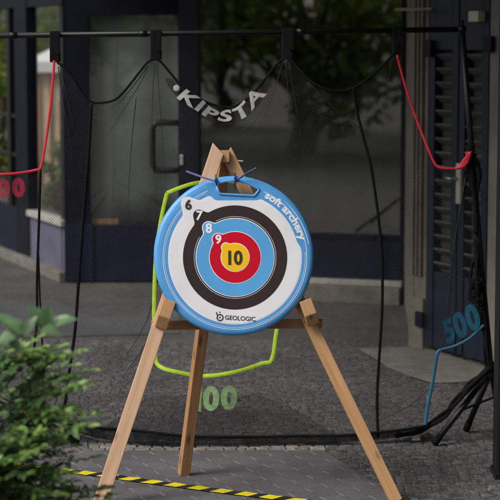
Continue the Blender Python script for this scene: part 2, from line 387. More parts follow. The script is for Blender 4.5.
def inside(pts, x, y):
    c = False; n = len(pts)
    for i in range(n):
        x0, y0 = pts[i][0], pts[i][1]; x1, y1 = pts[(i + 1) % n][0], pts[(i + 1) % n][1]
        if (y0 > y) != (y1 > y) and x < (x1 - x0) * (y - y0) / (y1 - y0) + x0: c = not c
    return c
def setts(name, regions_out, x0, x1, y0, y1, m, size, ang, gap=.012, hmax=.012, bright=(.55, 1.25), test=None):
    V = []; Fc = []; Cc = []
    ca, sa = math.cos(ang), math.sin(ang)
    cx, cy = (x0 + x1) / 2, (y0 + y1) / 2; rad = max(x1 - x0, y1 - y0) * .8
    v = -rad
    while v < rad:
        w = size * random.uniform(.85, 1.15); u = -rad + random.uniform(0, size)
        while u < rad:
            l = size * random.uniform(.8, 1.6)
            mx, my = cx + (u + l / 2) * ca - (v + w / 2) * sa, cy + (u + l / 2) * sa + (v + w / 2) * ca
            if x0 < mx < x1 and y0 < my < y1 and not any(inside(r, mx, my) for r in regions_out) and (test is None or test(mx, my)):
                hh = hmax * random.uniform(.55, 1.0); t = random.uniform(-.05, .05); g = gap * random.uniform(.5, 1.2)
                b = len(V); tx, ty = random.uniform(-.03, .03), random.uniform(-.03, .03)
                for (ins, z) in ((g / 2, -.002), (g / 2 + .001, hh * .6), (g / 2 + .005, hh)):
                    for sx, sy in ((-1, -1), (1, -1), (1, 1), (-1, 1)):
                        du = sx * (l / 2 - ins) * random.uniform(.95, 1); dv = sy * (w / 2 - ins) * random.uniform(.93, 1)
                        du, dv = du - dv * t, dv + du * t
                        V.append((mx + du * ca - dv * sa, my + du * sa + dv * ca, z + du * tx + dv * ty if z > 0 else z))
                for k in range(2):
                    for q in range(4):
                        Fc.append((b + k * 4 + q, b + k * 4 + (q + 1) % 4, b + k * 4 + 4 + (q + 1) % 4, b + k * 4 + 4 + q))
                Fc.append((b + 8, b + 9, b + 10, b + 11))
                s_ = random.uniform(*bright); h_ = random.uniform(-.06, .06)
                Cc += [(s_ * (1 + h_), s_, s_ * (1 - h_), 1)] * 12
            u += l
        v += w
    me = bpy.data.meshes.new(name); me.from_pydata(V, [], Fc)
    a = me.color_attributes.new('Col', 'FLOAT_COLOR', 'POINT'); a.data.foreach_set('color', np.array(Cc, 'f').ravel())
    return struct(objm(name, me, m))
far = gr(250, 341).y
setts('cobblestones', [pav, apron, [(p[0], p[1]) for p in [gr(66, 453), gr(328, 453), gr(328, 444), gr(66, 444)]]], -2.0, 2.2, 6.0, far, M['sett'], .046, .09, gap=.007, hmax=.0065, bright=(.74, 1.14))
setts('edging', [], -2.0, 2.2, 6.0, far, M['edging'], .048, .03, gap=.004, hmax=.008, bright=(.6, 1.15),
      test=lambda x, y: inside([(p[0], p[1]) for p in [gr(70, 452), gr(326, 452), gr(328, 444), gr(66, 444)]], x, y))

# ------------------------------------------------------------------ building
def frame_m(p0, d):
    x = Vector((d[0], d[1], 0)).normalized(); z = Vector((0, 0, 1)); y = z.cross(x)
    m = Matrix.Identity(4)
    for i, a in enumerate((x, y, z)):
        for j in range(3): m[j][i] = a[j]
    m.translation = Vector((p0[0], p0[1], 0)); return m
def loc(px, py, fm):
    n = fm.to_3x3().col[1]; p = onplane(px, py, fm.translation, n)
    q = fm.inverted() @ p; return q.x, q.z
A = gr(66, 283)                        # corner of the left wing and the door front
DF = frame_m((A.x, A.y), (1, 0))       # door front
YW = gr(250, 303.5).y
_q = gr(404, 306); WF = frame_m((_q.x, _q.y + .12), (math.cos(R(17)), -math.sin(R(17))))    # window front, turned to the left
B0 = gr(412, 346.5); B1 = gr(487, 368)
RW = frame_m((B0.x, B0.y), (B1.x - B0.x, B1.y - B0.y))   # right wing with louvred doors
A1 = gr(17, 262.5)
LW = frame_m((A.x, A.y), (A.x - A1.x, A.y - A1.y))       # left wing, x negative going away
def X(px, fm, py=200): return loc(px, py, fm)[0]
def Z(px, py, fm): return loc(px, py, fm)[1]

bld = thing('shop_building', 'dark shop building with navy glazed door, tall windows and louvred doors behind the net', 'building', (0, 13, 0))
def part(name, boxes, m, fm, parent=bld, bev=0.003):
    bm = bmesh.new()
    for b in boxes:
        box(bm, min(b[0], b[3]), min(b[1], b[4]), min(b[2], b[5]), max(b[0], b[3]), max(b[1], b[4]), max(b[2], b[5]), bev)
    return obj(name, bm, m, parent, fm)

TOP = 2.75
# --- door front
x66, x70, x90, x179, x200 = X(64, DF), X(70, DF), X(90, DF), X(178.5, DF), X(202, DF)
zt = Z(130, 15, DF); zk = Z(130, 225, DF)
door = part('door', [(x66 + .02, 0, .012, x90, .07, TOP - .3), (x90, 0, zt, x179, .07, zt + .12), (x179, 0, .012, x200, .07, TOP - .3)], M['frame'], DF)
part('kick_panel', [(x90, .004, .012, x179, .06, zk)], M['navy'], DF, door)
part('corner_panel', [(x66, -.012, .012, x90 + .02, -.001, zk + .01)], M['navy'], DF, door)
part('glass_pane', [(x90, .03, zk, x179, .038, zt)], M['glassdoor'], DF, door, 0)
part('transom_pane', [(x90, .03, zt + .12, x179, .038, TOP - .3)], M['glassdoor'], DF, door, 0)
bm = bmesh.new()
hp = [(177, 122.5), (158, 122.5), (154, 126), (153, 132), (153, 160), (154, 166), (158, 169.5), (177, 169.5)]
hl = [loc(px, py, DF) for px, py in hp]
pts = [(hl[0][0], .0, hl[0][1])] + [(x, -.07, z) for x, z in hl] + [(hl[-1][0], .0, hl[-1][1])]
tube(bm, catmull(pts, 4), .022, 10)
obj('handle', bm, M['metal_black'], door, DF, True)
# --- window front (nearer)
w0, w1 = X(199, WF, 240), X(404, WF, 240)
wp0 = X(179.5, WF, 240)
zs = Z(350, 279, WF); zp = Z(350, 237, WF); zpl = Z(350, 284.5, WF)
win = part('shop_window', [(wp0, 0, .012, w0, .09, TOP - .3), (w1 - .03, 0, zs, w1, .06, TOP - .3), (w0, 0, TOP - .42, w1 - .03, .06, TOP - .3), (w0, .0, zp - .02, w1 - .03, .05, zp + .02)], M['frame'], WF)
lx, lz = loc(182, 160, WF)
part('lock', [(lx - .012, -.014, lz - .035, lx + .012, -.001, lz + .035)], M['steel'], WF, win, .003)
part('lower_panel', [(w0, .006, zs, w1 - .03, .05, zp - .02)], M['navy'], WF, win)
part('glass_pane', [(w0, .03, zp + .02, w1 - .03, .038, TOP - .42)], M['glass'], WF, win, 0)
part('sill', [(w0, -.05, zpl, w1 - .004, .06, zs)], M['sill'], WF, win, .006)
part('plinth', [(w0, -.12, 0, w1 - .004, .08, zpl - .001)], M['plinth'], WF, bld, .008)
part('side_wall', [(wp0 - .004, .092, 0, wp0 + .08, A.y - (WF @ Vector((wp0, 0, 0))).y + .05, TOP)], M['frame'], WF)
# --- reveal between window front and right wing
px0 = WF @ Vector((w1, 0, 0)); dv = Vector((px0.x - B0.x, px0.y - B0.y, 0)); L = dv.length
RV = frame_m((px0.x, px0.y), (-dv.x, -dv.y))
part('reveal_wall', [(-.12, .004, 0, L + .02, .25, TOP)], M['stone'], RV)
# fluted stone pilaster on the corner
px424 = X(426, RW, 250)
bm = bmesh.new()
box(bm, 0, .0, 0, px424, .2, TOP, .006)
nfl = 3
for k in range(nfl):
    a = .012 + k * (px424 - .02) / nfl
    box(bm, a, -.022, .42, a + (px424 - .02) / nfl - .022, -.001, TOP - .02, .007)
box(bm, -.012, -.02, 0, px424 + .0, -.001, .30, .006)
obj('pilaster', bm, M['stone'], bld, RW)
# --- louvred doors on the right wing
e0, e1, e2, e3 = px424 + .012, X(456, RW, 250), X(457, RW, 250), X(486, RW, 250)
zb = .03; zlt = Z(440, 50, RW); zlb = Z(440, 273, RW)
def louvred(s0, s1):
    st = (s1 - s0) * .20
    d = part('louvred_door', [(s0, .0, zb, s0 + st, .05, zlt + .35), (s1 - st, .0, zb, s1, .05, zlt + .35),
                              (s0 + st, .0, zlt, s1 - st, .05, zlt + .35), (s0 + st, .008, zb, s1 - st, .045, zlb)], M['louvframe'], RW, bld, .004)
    bm = bmesh.new(); n = 16; p = (zlt - zlb) / n
    for k in range(n):
        t = bmesh.new(); box(t, s0 + st - .002, -.026, -.006, s1 - st + .002, .026, .006, .002)
        merge(bm, t, Matrix.Translation((0, .028, zlb + (k + .5) * p)) @ Matrix.Rotation(R(-38), 4, 'X'))
    obj('louvre_slats', bm, M['louvre'], d, RW)
    return d
l1 = louvred(e0, e1 - .002); l2 = louvred(e2 + .002, e3)
l1['label'] = 'louvred door leaf beside the stone pilaster'; l2['label'] = 'louvred door leaf with the pale handle plate'
hx0, hz0 = loc(459, 163, RW); hx1, hz1 = loc(463, 204, RW)
part('handle_plate', [(hx0, -.02, hz1, hx1, -.001, hz0)], M['plate'], RW, l2, .003)
bm = bmesh.new(); kx, kz = loc(458, 178, RW)
tube(bm, [(hx0 + .012, -.02, kz), (hx0 + .012, -.06, kz), (hx0 - .05, -.06, kz)], .008)
obj('lever', bm, M['steel'], l2, RW, True)
for (px, y0, y1, pa, d) in ((428, 40, 57, 434, l1), (421, 311, 326, 428, l1), (486, 36, 52, 494, l2)):
    a, b = X(px, RW, 200), X(pa, RW, 200)
    part('hinge', [(a, -.035, Z(px, y1, RW), b, -.012, Z(px, y0, RW))], M['frame'], RW, d, .004)
part('backing', [(e0, .055, zb, e3, .07, zlt + .35)], M['inner'], RW)
part('right_wall', [(e0 - .012, .08, 0, e3 + .012, .25, TOP), (e3 + .012, -.0, 0, 7.5, .25, TOP), (e0 - .012, .0, zlt + .352, e3 + .012, .078, TOP)], M['wall'], RW)
# small fittings above the louvred doors
t0, t1 = X(476, RW, 15), X(486, RW, 15)
part('junction_box', [(t0, -.05, Z(480, 22, RW), t1, -.002, Z(480, 11, RW))], M['plate'], RW, bld, .006)
bm = bmesh.new(); q0, q1 = at(395, 9.5, B0.y - .15), at(441, 8.5, B0.y - .15)
tube(bm, [q0, q1], .009); obj('conduit', bm, M['plate'], bld)
bm = bmesh.new(); q2 = at(442, 8, B0.y - .16); box(bm, q2.x, q2.y - .02, q2.z - .03, q2.x + .32, q2.y + .1, q2.z + .06, .006)
obj('cable_tray', bm, M['frame'], bld)
# --- left wing (side display windows)
z_h = Z(16, 8, LW)
xp0, xp1 = X(16.5, LW, 130), X(28.5, LW, 130)
zsl = Z(63, 222, LW); zpb = Z(63, 271, LW)
far_x = -4.2
side = part('side_window', [(xp0, -.01, .1, xp1, .08, TOP - .35), (far_x, -.005, z_h, -.01, .08, z_h + .14), (-.035, .0, zpb, -.006, .07, z_h)], M['frame'], LW)
part('lower_panel', [(xp1, .004, zpb, -.036, .06, zsl - .03)], M['violet'], LW, side)  # navy panel, caught light painted into its colour
part('sill', [(xp1 + .002, -.03, zsl - .03, -.02, .07, zsl + .015)], M['sill'], LW, side, .005)
part('glass_pane', [(xp1, .03, zsl + .015, -.036, .036, z_h)], M['glassclear'], LW, side, 0)
part('kerb', [(far_x, -.05, 0, -.012, .1, zpb)], M['plinth'], LW, bld, .01)
mx_ = X(8.5, LW, 130)
rail = [(far_x, .0, zpb, xp0 - .003, .05, zsl)]
part('far_panel', rail, M['navy'], LW, side)
za, zb2 = Z(5, 115, LW), Z(5, 153, LW)
part('glazing_bar', [(mx_ - .05, .0, zsl, mx_ + .05, .05, z_h), (far_x, .01, za - .015, mx_ - .052, .04, za + .015), (mx_ + .052, .01, za - .015, xp0 - .003, .04, za + .015),
                     (far_x, .01, zb2 - .015, mx_ - .052, .04, zb2 + .015), (mx_ + .052, .01, zb2 - .015, xp0 - .003, .04, zb2 + .015)], M['metal_black'], LW, side)
part('fascia', [(far_x, -.02, z_h + .142, -.0, .10, TOP)], M['soffit'], LW)
# --- interior and added shading overhang
IX0, IX1 = A.x, 1.0
part('header', [(x66, 0.0, TOP - .298, x200, .3, TOP)], M['frame'], DF)
part('window_header', [(wp0, .0, TOP - .298, w1, .3, TOP)], M['frame'], WF)
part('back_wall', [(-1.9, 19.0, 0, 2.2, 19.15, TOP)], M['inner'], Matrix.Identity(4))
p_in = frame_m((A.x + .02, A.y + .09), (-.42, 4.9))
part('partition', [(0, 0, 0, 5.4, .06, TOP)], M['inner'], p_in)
bx = X(88, DF); 
def drape(name, x0, x1, z0, z1, y, m, fm, amp, k, seed):
    bm = bmesh.new(); rs = np.random.default_rng(seed); ph = rs.uniform(0, 6, 4); n = 90; rows = []
    for i in range(n + 1):
        x = x0 + (x1 - x0) * i / n; row = []
        for q in range(9):
            t = q / 8; d = amp * (math.sin(k * x + ph[0] + .5 * math.sin(2 * t + ph[1])) + .5 * math.sin(2.3 * k * x + ph[2] + t)) * (.5 + .5 * (1 - t))
            zt_ = z1 - .05 * math.sin(2.2 * x + ph[3]) - .04 * math.sin(7 * x)
            row.append(bm.verts.new((x, y + d, z0 + (zt_ - z0) * t)))
        rows.append(row)
    for i in range(n):
        for q in range(8): bm.faces.new((rows[i][q], rows[i + 1][q], rows[i + 1][q + 1], rows[i][q + 1]))
    bmesh.ops.solidify(bm, geom=bm.faces[:], thickness=.002)
    return obj(name, bm, m, bld, fm, True)
drape('door_fill_sheet', bx, x179 + .02, zk + .02, 2.2, .11, M['door_fill_sheet'], DF, .016, 9, 3)  # pale sheet added behind the door glass to make it read lighter
drape('window_fill_sheet', w0 + .01, w1 - .05, zp - .0, Z(300, 118, WF), .12, M['window_fill_sheet'], WF, .018, 13, 5)  # sheet added inside the window to lift its mid grey
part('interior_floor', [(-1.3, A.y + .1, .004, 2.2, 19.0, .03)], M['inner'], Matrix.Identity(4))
# unseen overhang, added and outlined to keep the right side in shade
bm = bmesh.new()
ov = [(-1.35, 8.6), (-.5, 8.1), (-.25, 7.0), (.35, 5.3), (.85, 3.2), (2.6, 1.0), (8, 1.0), (8, 20), (-1.9, 20), (-1.5, 14)]
lo = [bm.verts.new((x, y, TOP)) for x, y in ov]; hi = [bm.verts.new((x, y, 6.5)) for x, y in ov]
bm.faces.new(lo); bm.faces.new(hi)
for i in range(len(ov)):
    j = (i + 1) % len(ov); bm.faces.new((lo[i], lo[j], hi[j], hi[i]))
obj('shade_overhang', bm, M['wall'], bld)
# things inside the shop
c = loc(104, 225, DF)
bm = bmesh.new()
wx0, wx1 = X(91, DF), X(118, DF)
box(bm, wx0, .042, zk + .001, wx1, .078, Z(100, 219.5, DF), .003)
tag(obj('wooden_block', bm, M['pine'], None, DF), 'brown wooden block lying behind the bottom edge of the door glass', 'wood block')

# black column at the right edge
c0 = gr(499, 479)
bm = bmesh.new(); box(bm, c0.x - .012, c0.y - .02, 0.0, c0.x + .10, c0.y + .12, TOP - .004, .008)
box(bm, c0.x - .020, c0.y - .03, 0.0, c0.x + .11, c0.y + .13, .03, .004)
tag(obj('column', bm, M['metal_black']), 'black square column cut by the right edge, beside the net stand', 'column')

# ------------------------------------------------------------------ easel
LF = gr(101, 508); RF = gr(399, 504.5)
AP = at(222.5, 149, (LF.y + RF.y) / 2 + .235)
FN = (RF - LF).cross(AP - LF).normalized()
if FN.y > 0: FN = -FN
easel = thing('easel', 'pine wood tripod easel standing on the dark pavers holding the target', 'easel', ((LF.x + RF.x) / 2, (LF.y + RF.y) / 2 + .1, .01))
def bar(name, p0, p1, w, d, n, m, parent, bev=.003, ctop=0.0):
    """squared timber from p0 to p1; local z runs along it, local y along -n"""
    z = (p1 - p0).normalized(); x = z.cross(n).normalized(); y = z.cross(x).normalized()
    mw = Matrix.Identity(4)
    for i, a in enumerate((x, y, z)):
        for j in range(3): mw[j][i] = a[j]
    mw.translation = p0; Lg = (p1 - p0).length
    bm = bmesh.new(); box(bm, -w / 2, -d / 2, 0, w / 2, d / 2, Lg, bev)
    if ctop:
        for v in bm.verts:
            if v.co.z > Lg * .5: v.co.z += ctop * v.co.x / w
    return obj(name, bm, m, parent, mw)
def onf(px, py, off=0): return onplane(px, py, LF + FN * off, FN)
def to_ground(p0, p1, z):
    return p0 + (p1 - p0) * ((z - p0.z) / (p1.z - p0.z))
lt, lm = onf(218, 149), onf(157.6, 330)
rt, rm_ = onf(227.5, 152), onf(313.5, 330)
bar('leg', to_ground(lt, lm, .012), lt, .053, .042, FN, M['pinelit'], easel, ctop=-.03)['label'] = 'front leg leaning left, pine coloured paler for light from the left'
bar('leg', to_ground(rt, rm_, .012), rt + FN * -.0445, .047, .042, FN, M['pine'], easel, ctop=.03)['label'] = 'front leg leaning right'
RB = gr(183.5, 477.5)
rtop = onf(224, 160, -.085)
bar('leg', Vector((RB.x, RB.y, .012)), rtop, .042, .040, (FN + Vector((.35, 0, 0))).normalized(), M['pinedark'], easel)['label'] = 'rear leg, browner wood, standing near the hazard tape'
# crossbar behind the front legs, spacer block at the top, two rest blocks on the legs
c0_, c1_ = onf(151, 325.5, -.066), onf(322, 323.5, -.066)
bar('crossbar', c0_, c1_, .036, .040, FN, M['pinedark'], easel)
bar('spacer_block', onf(223.5, 163, -.024), onf(223.5, 151, -.024), .045, .055, FN, M['pine'], easel)
def rest(pa, pb, w, dfront, ang):
    z = (pb - pa).normalized(); x = z.cross(FN).normalized(); Lg = (pb - pa).length
    mw = Matrix.Identity(4)
    for i, a in enumerate((x, FN, z)):
        for j in range(3): mw[j][i] = a[j]
    mw.translation = pa
    bm = bmesh.new()
    prof = [(.0, .0), (.0, Lg), (dfront, Lg), (dfront, Lg * .40), (.012, .0)]
    A_ = [bm.verts.new((-w / 2, y, z_)) for y, z_ in prof]; B_ = [bm.verts.new((w / 2, y, z_)) for y, z_ in prof]
    bm.faces.new(A_); bm.faces.new(B_[::-1])
    for i in range(len(prof)):
        j = (i + 1) % len(prof); bm.faces.new((A_[i], A_[j], B_[j], B_[i]))
    bmesh.ops.bevel(bm, geom=bm.edges[:], offset=.002, segments=1, affect='EDGES')
    return obj('rest_block', bm, M['pine'], easel, mw)
rest(onf(160.5, 328.5, .022), onf(170, 301, .022), .047, .05, 0)
rest(onf(309.5, 324, .022), onf(304.5, 300, .022), .047, .05, 0) if False else rest(onf(313.5, 325, .022), onf(304.5, 300.5, .022), .047, .05, 0)

# ------------------------------------------------------------------ archery target
TH = .040
TC = onf(233.6, 256, .0225)            # centre of its back, lying on the legs
TC_img = onf(233.6, 256, .0225 + TH)
PPM = F / ((TC_img - CAM).dot(Vector((0, math.cos(P), -math.sin(P)))))
tz = FN; ty = (Vector((0, 0, 1)) - FN * FN.z).normalized(); tx = ty.cross(tz).normalized()
TM = Matrix.Identity(4)
for i, a in enumerate((tx, ty, tz)):
    for j in range(3): TM[j][i] = a[j]
TM.translation = TC
CX, CY = 233.6, 256.0
def l2(px, py):
    p = onplane(px, py, TC + FN * TH, FN); q = TM.inverted() @ p; return (q.x, q.y)
rad = 80.2 / PPM
target = thing('archery_target', 'round blue foam archery target with white, black, blue, red and yellow rings', 'archery target', TC - ty * rad)
WORLD[target.name] = Matrix.Translation(TC - ty * rad)
cx_, cy_ = l2(235.1, 257.4)
def circ(r_px, n=128, c=(0, 0)):
    return [(c[0] + r_px / PPM * math.sin(2 * math.pi * k / n), c[1] + r_px / PPM * math.cos(2 * math.pi * k / n)) for k in range(n)]
def rnd_poly(pts, rr, n=5):
    out = []
    for i, p in enumerate(pts):
        p = Vector(p); a = Vector(pts[i - 1]) - p; b = Vector(pts[(i + 1) % len(pts)]) - p
        q0 = p + a.normalized() * min(rr, a.length * .45); q1 = p + b.normalized() * min(rr, b.length * .45)
        for k in range(n + 1):
            t = k / n; out.append(tuple(q0 * (1 - t) ** 2 + p * 2 * t * (1 - t) + q1 * t * t))
    return out
slot = rnd_poly([l2(*p) for p in [(215.5, 184), (225, 181.4), (236, 180.6), (248, 183.2), (259.5, 189.5), (254.5, 196), (219.5, 194)]], .008)
# body: outer profile, front fill with the slot, back fill
bm = bmesh.new()
prof = [(78.0, 0), (79.6, .004), (80.2, .012), (80.2, .024), (79.6, .031), (78.2, .036), (76.2, .0388), (73.5, TH)]
N = 160; rings = [[bm.verts.new((x, y, z)) for x, y in circ(r, N)] for r, z in prof]
for a, b in zip(rings[:-1], rings[1:]):
    for k in range(N): bm.faces.new((a[k], a[(k + 1) % N], b[(k + 1) % N], b[k]))
def loop_edges(vs):
    return [bm.edges.get((vs[i], vs[(i + 1) % len(vs)])) or bm.edges.new((vs[i], vs[(i + 1) % len(vs)])) for i in range(len(vs))]
sf = [bm.verts.new((x, y, TH)) for x, y in slot]; sb = [bm.verts.new((x, y, 0)) for x, y in slot]
bmesh.ops.triangle_fill(bm, edges=loop_edges(rings[-1]) + loop_edges(sf), use_beauty=True)
bmesh.ops.triangle_fill(bm, edges=loop_edges(rings[0]) + loop_edges(sb), use_beauty=True)
for k in range(len(sf)):
    j = (k + 1) % len(sf); bm.faces.new((sf[k], sf[j], sb[j], sb[k]))
body = obj('body', bm, M['blue'], target, TM)
bod = body.data
for p in bod.polygons: p.use_smooth = abs(p.normal.z) < .985
# raised lip round the slot
bm = bmesh.new(); sl = [(x, y, TH + .001) for x, y in slot]
tube(bm, sl + [sl[0]], .005, 8, flat=.8, up=(0, 0, 1)); obj('handle_lip', bm, M['blue'], target, TM, True)

def ringshape(r, tab=None, tr=0, n=200, clip=None, c=None):
    """circle with a rounded tab for its number: polar outline"""
    c = c or (cx_, cy_); out = []
    tv = None
    if tab:
        t = l2(*tab); tv = (t[0] - c[0], t[1] - c[1])
    for k in range(n):
        a = 2 * math.pi * k / n; dx, dy = math.sin(a), math.cos(a); rr = r / PPM
        if tv:
            bq = dx * tv[0] + dy * tv[1]; t_ = tr / PPM
            disc = bq * bq - (tv[0] ** 2 + tv[1] ** 2 - t_ * t_)
            if disc > 0: rr = max(rr, bq + math.sqrt(disc))
        x, y = c[0] + dx * rr, c[1] + dy * rr
        if clip: x, y = clip(x, y, a)
        out.append((x, y))
    # soften the notch between tab and circle
    for _ in range(2):
        out = [((out[i - 1][0] + 2 * out[i][0] + out[(i + 1) % n][0]) / 4, (out[i - 1][1] + 2 * out[i][1] + out[(i + 1) % n][1]) / 4) for i in range(n)]
    return out
def wclip(x, y, a):
    d = math.degrees(a) % 360
    if 20 < d < 82:                                          # blue notch carrying the wording
        f = min(1, (d - 20) / 5, (82 - d) / 5); s = 1 - .045 * f
        x, y = cx_ + (x - cx_) * s, cy_ + (y - cy_) * s
    top = l2(235, 200.5)[1]; xl, xr = l2(210, 200)[0], l2(263, 200)[0]
    if xl < x < xr:
        f = min(1, (x - xl) / (4 / PPM), (xr - x) / (4 / PPM)); y = min(y, top + (1 - f) * 10 / PPM)
    return x, y
zz = TH; ZL = {}
def layer(name, loop, m, dz=.0006):
    global zz
    o = obj(name, prism([loop], zz - .0002, zz + dz), m, target, TM); zz += dz; ZL[name] = zz; return o
layer('white_ring_edge', ringshape(67.0, (188.3, 204.3), 8.4, clip=wclip), M['line'], .0004)
layer('white_ring', ringshape(66.0, (188.3, 204.3), 7.8, clip=wclip), M['white'])
layer('black_ring', ringshape(52.2, (199.3, 215.8), 6.8), M['black'])
layer('ring_edge', ringshape(39.6, (208.7, 227.8), 7.0), M['line'], .0004)
layer('blue_ring', ringshape(38.8, (208.7, 227.8), 6.2), M['lblue'])
layer('ring_edge', ringshape(26.2, (218.2, 239.3), 6.6), M['line'], .0004)
layer('red_ring', ringshape(25.5, (218.2, 239.3), 5.8), M['red'])
layer('ring_edge', ringshape(14.6, (226.0, 247.5), 5.2), M['line'], .0004)
layer('yellow_centre', ringshape(13.9, (226.0, 247.5), 4.5), M['yellow'])
# thin printed lines
def ringline(r, w, z, a0=0, a1=360, c=None, m='line'):
    c = c or (cx_, cy_); bm = bmesh.new(); n = max(8, int((a1 - a0) / 2)); q = []
    for k in range(n + 1):
        a = R(a0 + (a1 - a0) * k / n)
        q.append([bm.verts.new((c[0] + (r + s * w / 2) / PPM * math.sin(a), c[1] + (r + s * w / 2) / PPM * math.cos(a), z)) for s in (-1, 1)])
    for i in range(n): bm.faces.new((q[i][0], q[i][1], q[i + 1][1], q[i + 1][0]))
    ret = bmesh.ops.extrude_face_region(bm, geom=bm.faces[:]); bmesh.ops.translate(bm, verts=[v for v in ret['geom'] if isinstance(v, bmesh.types.BMVert)], vec=(0, 0, -.0005))
    return obj('printed_line', bm, M[m], target, TM)
ringline(72.0, .55, TH + .0006, 24, 338)
ringline(70.4, .35, TH + .0006, 86, 336)
ringline(75.0, .5, TH - .0004, 22, 80)
ringline(49.3 - 8.2, .35, zz - .0010, 0, 360) if False else None
ringline(41.0, .35, ZL['black_ring'] + .0004, -28, 300)
def put(s, px, py, size_px, m, name='number', bold=.0, rot=0, shear=0, sx=1.0, z=None):
    bm = text_bm(s, 1.0, bold)
    xs = [v.co.y for v in bm.verts]; hgt = max(xs) - min(xs)
    k = size_px / PPM / hgt; x, y = l2(px, py)
    zt_ = (zz if z is None else z) + .0006
    for v in bm.verts: v.co.z = (1 if v.co.z > 0 else -1) * .0006 / k
    bmesh.ops.transform(bm, matrix=Matrix.Translation((x, y, zt_)) @ Matrix.Rotation(R(rot), 4, 'Z') @ Matrix.Diagonal((k * sx, k, k, 1)), verts=bm.verts)
    return obj(name, bm, m, target, TM)
put('6', 188.4, 204.6, 10.6, M['ink'], bold=.045, rot=0, z=ZL['white_ring'])
put('7', 199.4, 215.6, 9.8, M['line'], bold=.03, rot=-4, z=ZL['black_ring'])
put('8', 208.9, 228.2, 10.2, M['line'], bold=.035, rot=0, z=ZL['blue_ring'])
put('9', 218.4, 239.3, 9.6, M['line'], bold=.035, rot=0, z=ZL['red_ring'])
put('10', 235.3, 257.8, 14.6, M['ink'], bold=.035, sx=.9, z=ZL['yellow_centre'])
# maker's line with its little emblem at the bottom
def straight(s, x0, x1, yb0, yb1, hpx, m, name, bold):
    bm = text_bm(s, 1.0, bold)
    xs = [v.co.x for v in bm.verts]; ys = [v.co.y for v in bm.verts]
    a = l2(x0, yb0); b = l2(x1, yb1); Lx = math.hypot(b[0] - a[0], b[1] - a[1]); kx = Lx / (max(xs) - min(xs)); ky = hpx / PPM / (max(ys) - min(ys))
    for v in bm.verts: v.co.z = .0005 if v.co.z > 0 else -.0005
    bmesh.ops.transform(bm, matrix=Matrix.Translation(((a[0] + b[0]) / 2, (a[1] + b[1]) / 2, TH + .0012)) @ Matrix.Rotation(math.atan2(b[1] - a[1], b[0] - a[0]), 4, 'Z') @ Matrix.Diagonal((kx, ky, 1, 1)), verts=bm.verts)
    return obj(name, bm, m, target, TM)
straight('GEOLOGIC', 225.0, 255.5, 317.4, 319.2, 4.6, M['ink'], 'lettering', .02)
bm = bmesh.new()
ex, ey = l2(220.0, 317.6)
arc = [(ex + 3.0 / PPM * math.sin(R(a)), ey + 3.0 / PPM * math.cos(R(a)), TH + .0014) for a in range(-40, 281, 20)]
tube(bm, arc, .0027, 6, flat=.3, up=(0, 0, 1))
p1, p2, p3 = l2(216.3, 312.2), l2(217.4, 315.5), l2(220.2, 313.0)
tube(bm, [(*p1, TH + .0014), (*p2, TH + .0014), (*l2(217.2, 318.5), TH + .0014)], .0027, 6, flat=.3, up=(0, 0, 1))
tube(bm, [(*l2(219.3, 311.6), TH + .0014), (*p3, TH + .0014)], .0022, 6, flat=.3, up=(0, 0, 1))
sphere(bm, Vector((ex, ey, TH + .001)), .0042, 1, (1, 1, .2))
obj('emblem', bm, M['ink'], target, TM)
# wording bent along the rim
def curved(s, a0, a1, rmid, hpx, m, bold):
    bm = text_bm(s, 1.0, bold)
    xs = [v.co.x for v in bm.verts]; x0, x1 = min(xs), max(xs); ys = [v.co.y for v in bm.verts]; ymid = (min(ys) + max(ys)) / 2
    k = hpx / PPM / (max(ys) - min(ys))
    for v in bm.verts:
        a = R(a0 + (a1 - a0) * (v.co.x - x0) / (x1 - x0)); r = rmid / PPM + (v.co.y - ymid) * k
        v.co = Vector((cx_ + r * math.sin(a), cy_ + r * math.cos(a), TH + (.0011 if v.co.z > 0 else .0001)))
    return obj('lettering', bm, m, target, TM)
curved('soft archery', 26.5, 76, 69.3, 9.6, M['line'], .035)

# cable ties through the slot, holding the target on the easel
def tie(px_top, tail, m2, label):
    a = l2(*px_top)
    bm = bmesh.new()
    ytop = a[1] + 0.022; ybot = l2(px_top[0], 184.0)[1]
    lp = [(a[0], ybot, TH + .006), (a[0] - .001, (ytop + ybot) / 2, TH + .007), (a[0], ytop - .008, TH - .002), (a[0], ytop + .002, TH * .5), (a[0], ytop - .004, -.010), (a[0], ybot - .004, -.016), (a[0], ybot - .01, TH * .5), (a[0], ybot, TH + .006)]
    tube(bm, catmull(lp, 5), .0045, 6, flat=.45, up=(1, 0, 0))
    box(bm, a[0] - .006, a[1] - .006, TH + .006, a[0] + .006, a[1] + .008, TH + .014, .002)
    o = tag(obj('cable_tie', bm, M['tie'], None, TM), *label)
    bm = bmesh.new()
    tp = [l2(*p) for p in tail]
    tube(bm, catmull([(x, y, TH + .010 + i * .006) for i, (x, y) in enumerate(tp)], 5), .0042, 6, flat=.5, up=(0, 0, 1))
    obj('tail', bm, m2, o, TM)
tie((216, 181), [(216, 181.5), (207, 179.2), (196, 175.5), (186, 172)], M['tielight'], ('cable tie at left of the slot with pale violet tail pointing left', 'cable tie'))
tie((235.5, 179), [(235.5, 181), (241, 177.5), (248, 173), (256, 169)], M['tie'], ('dark blue cable tie right of slot, tail pointing up right', 'cable tie'))

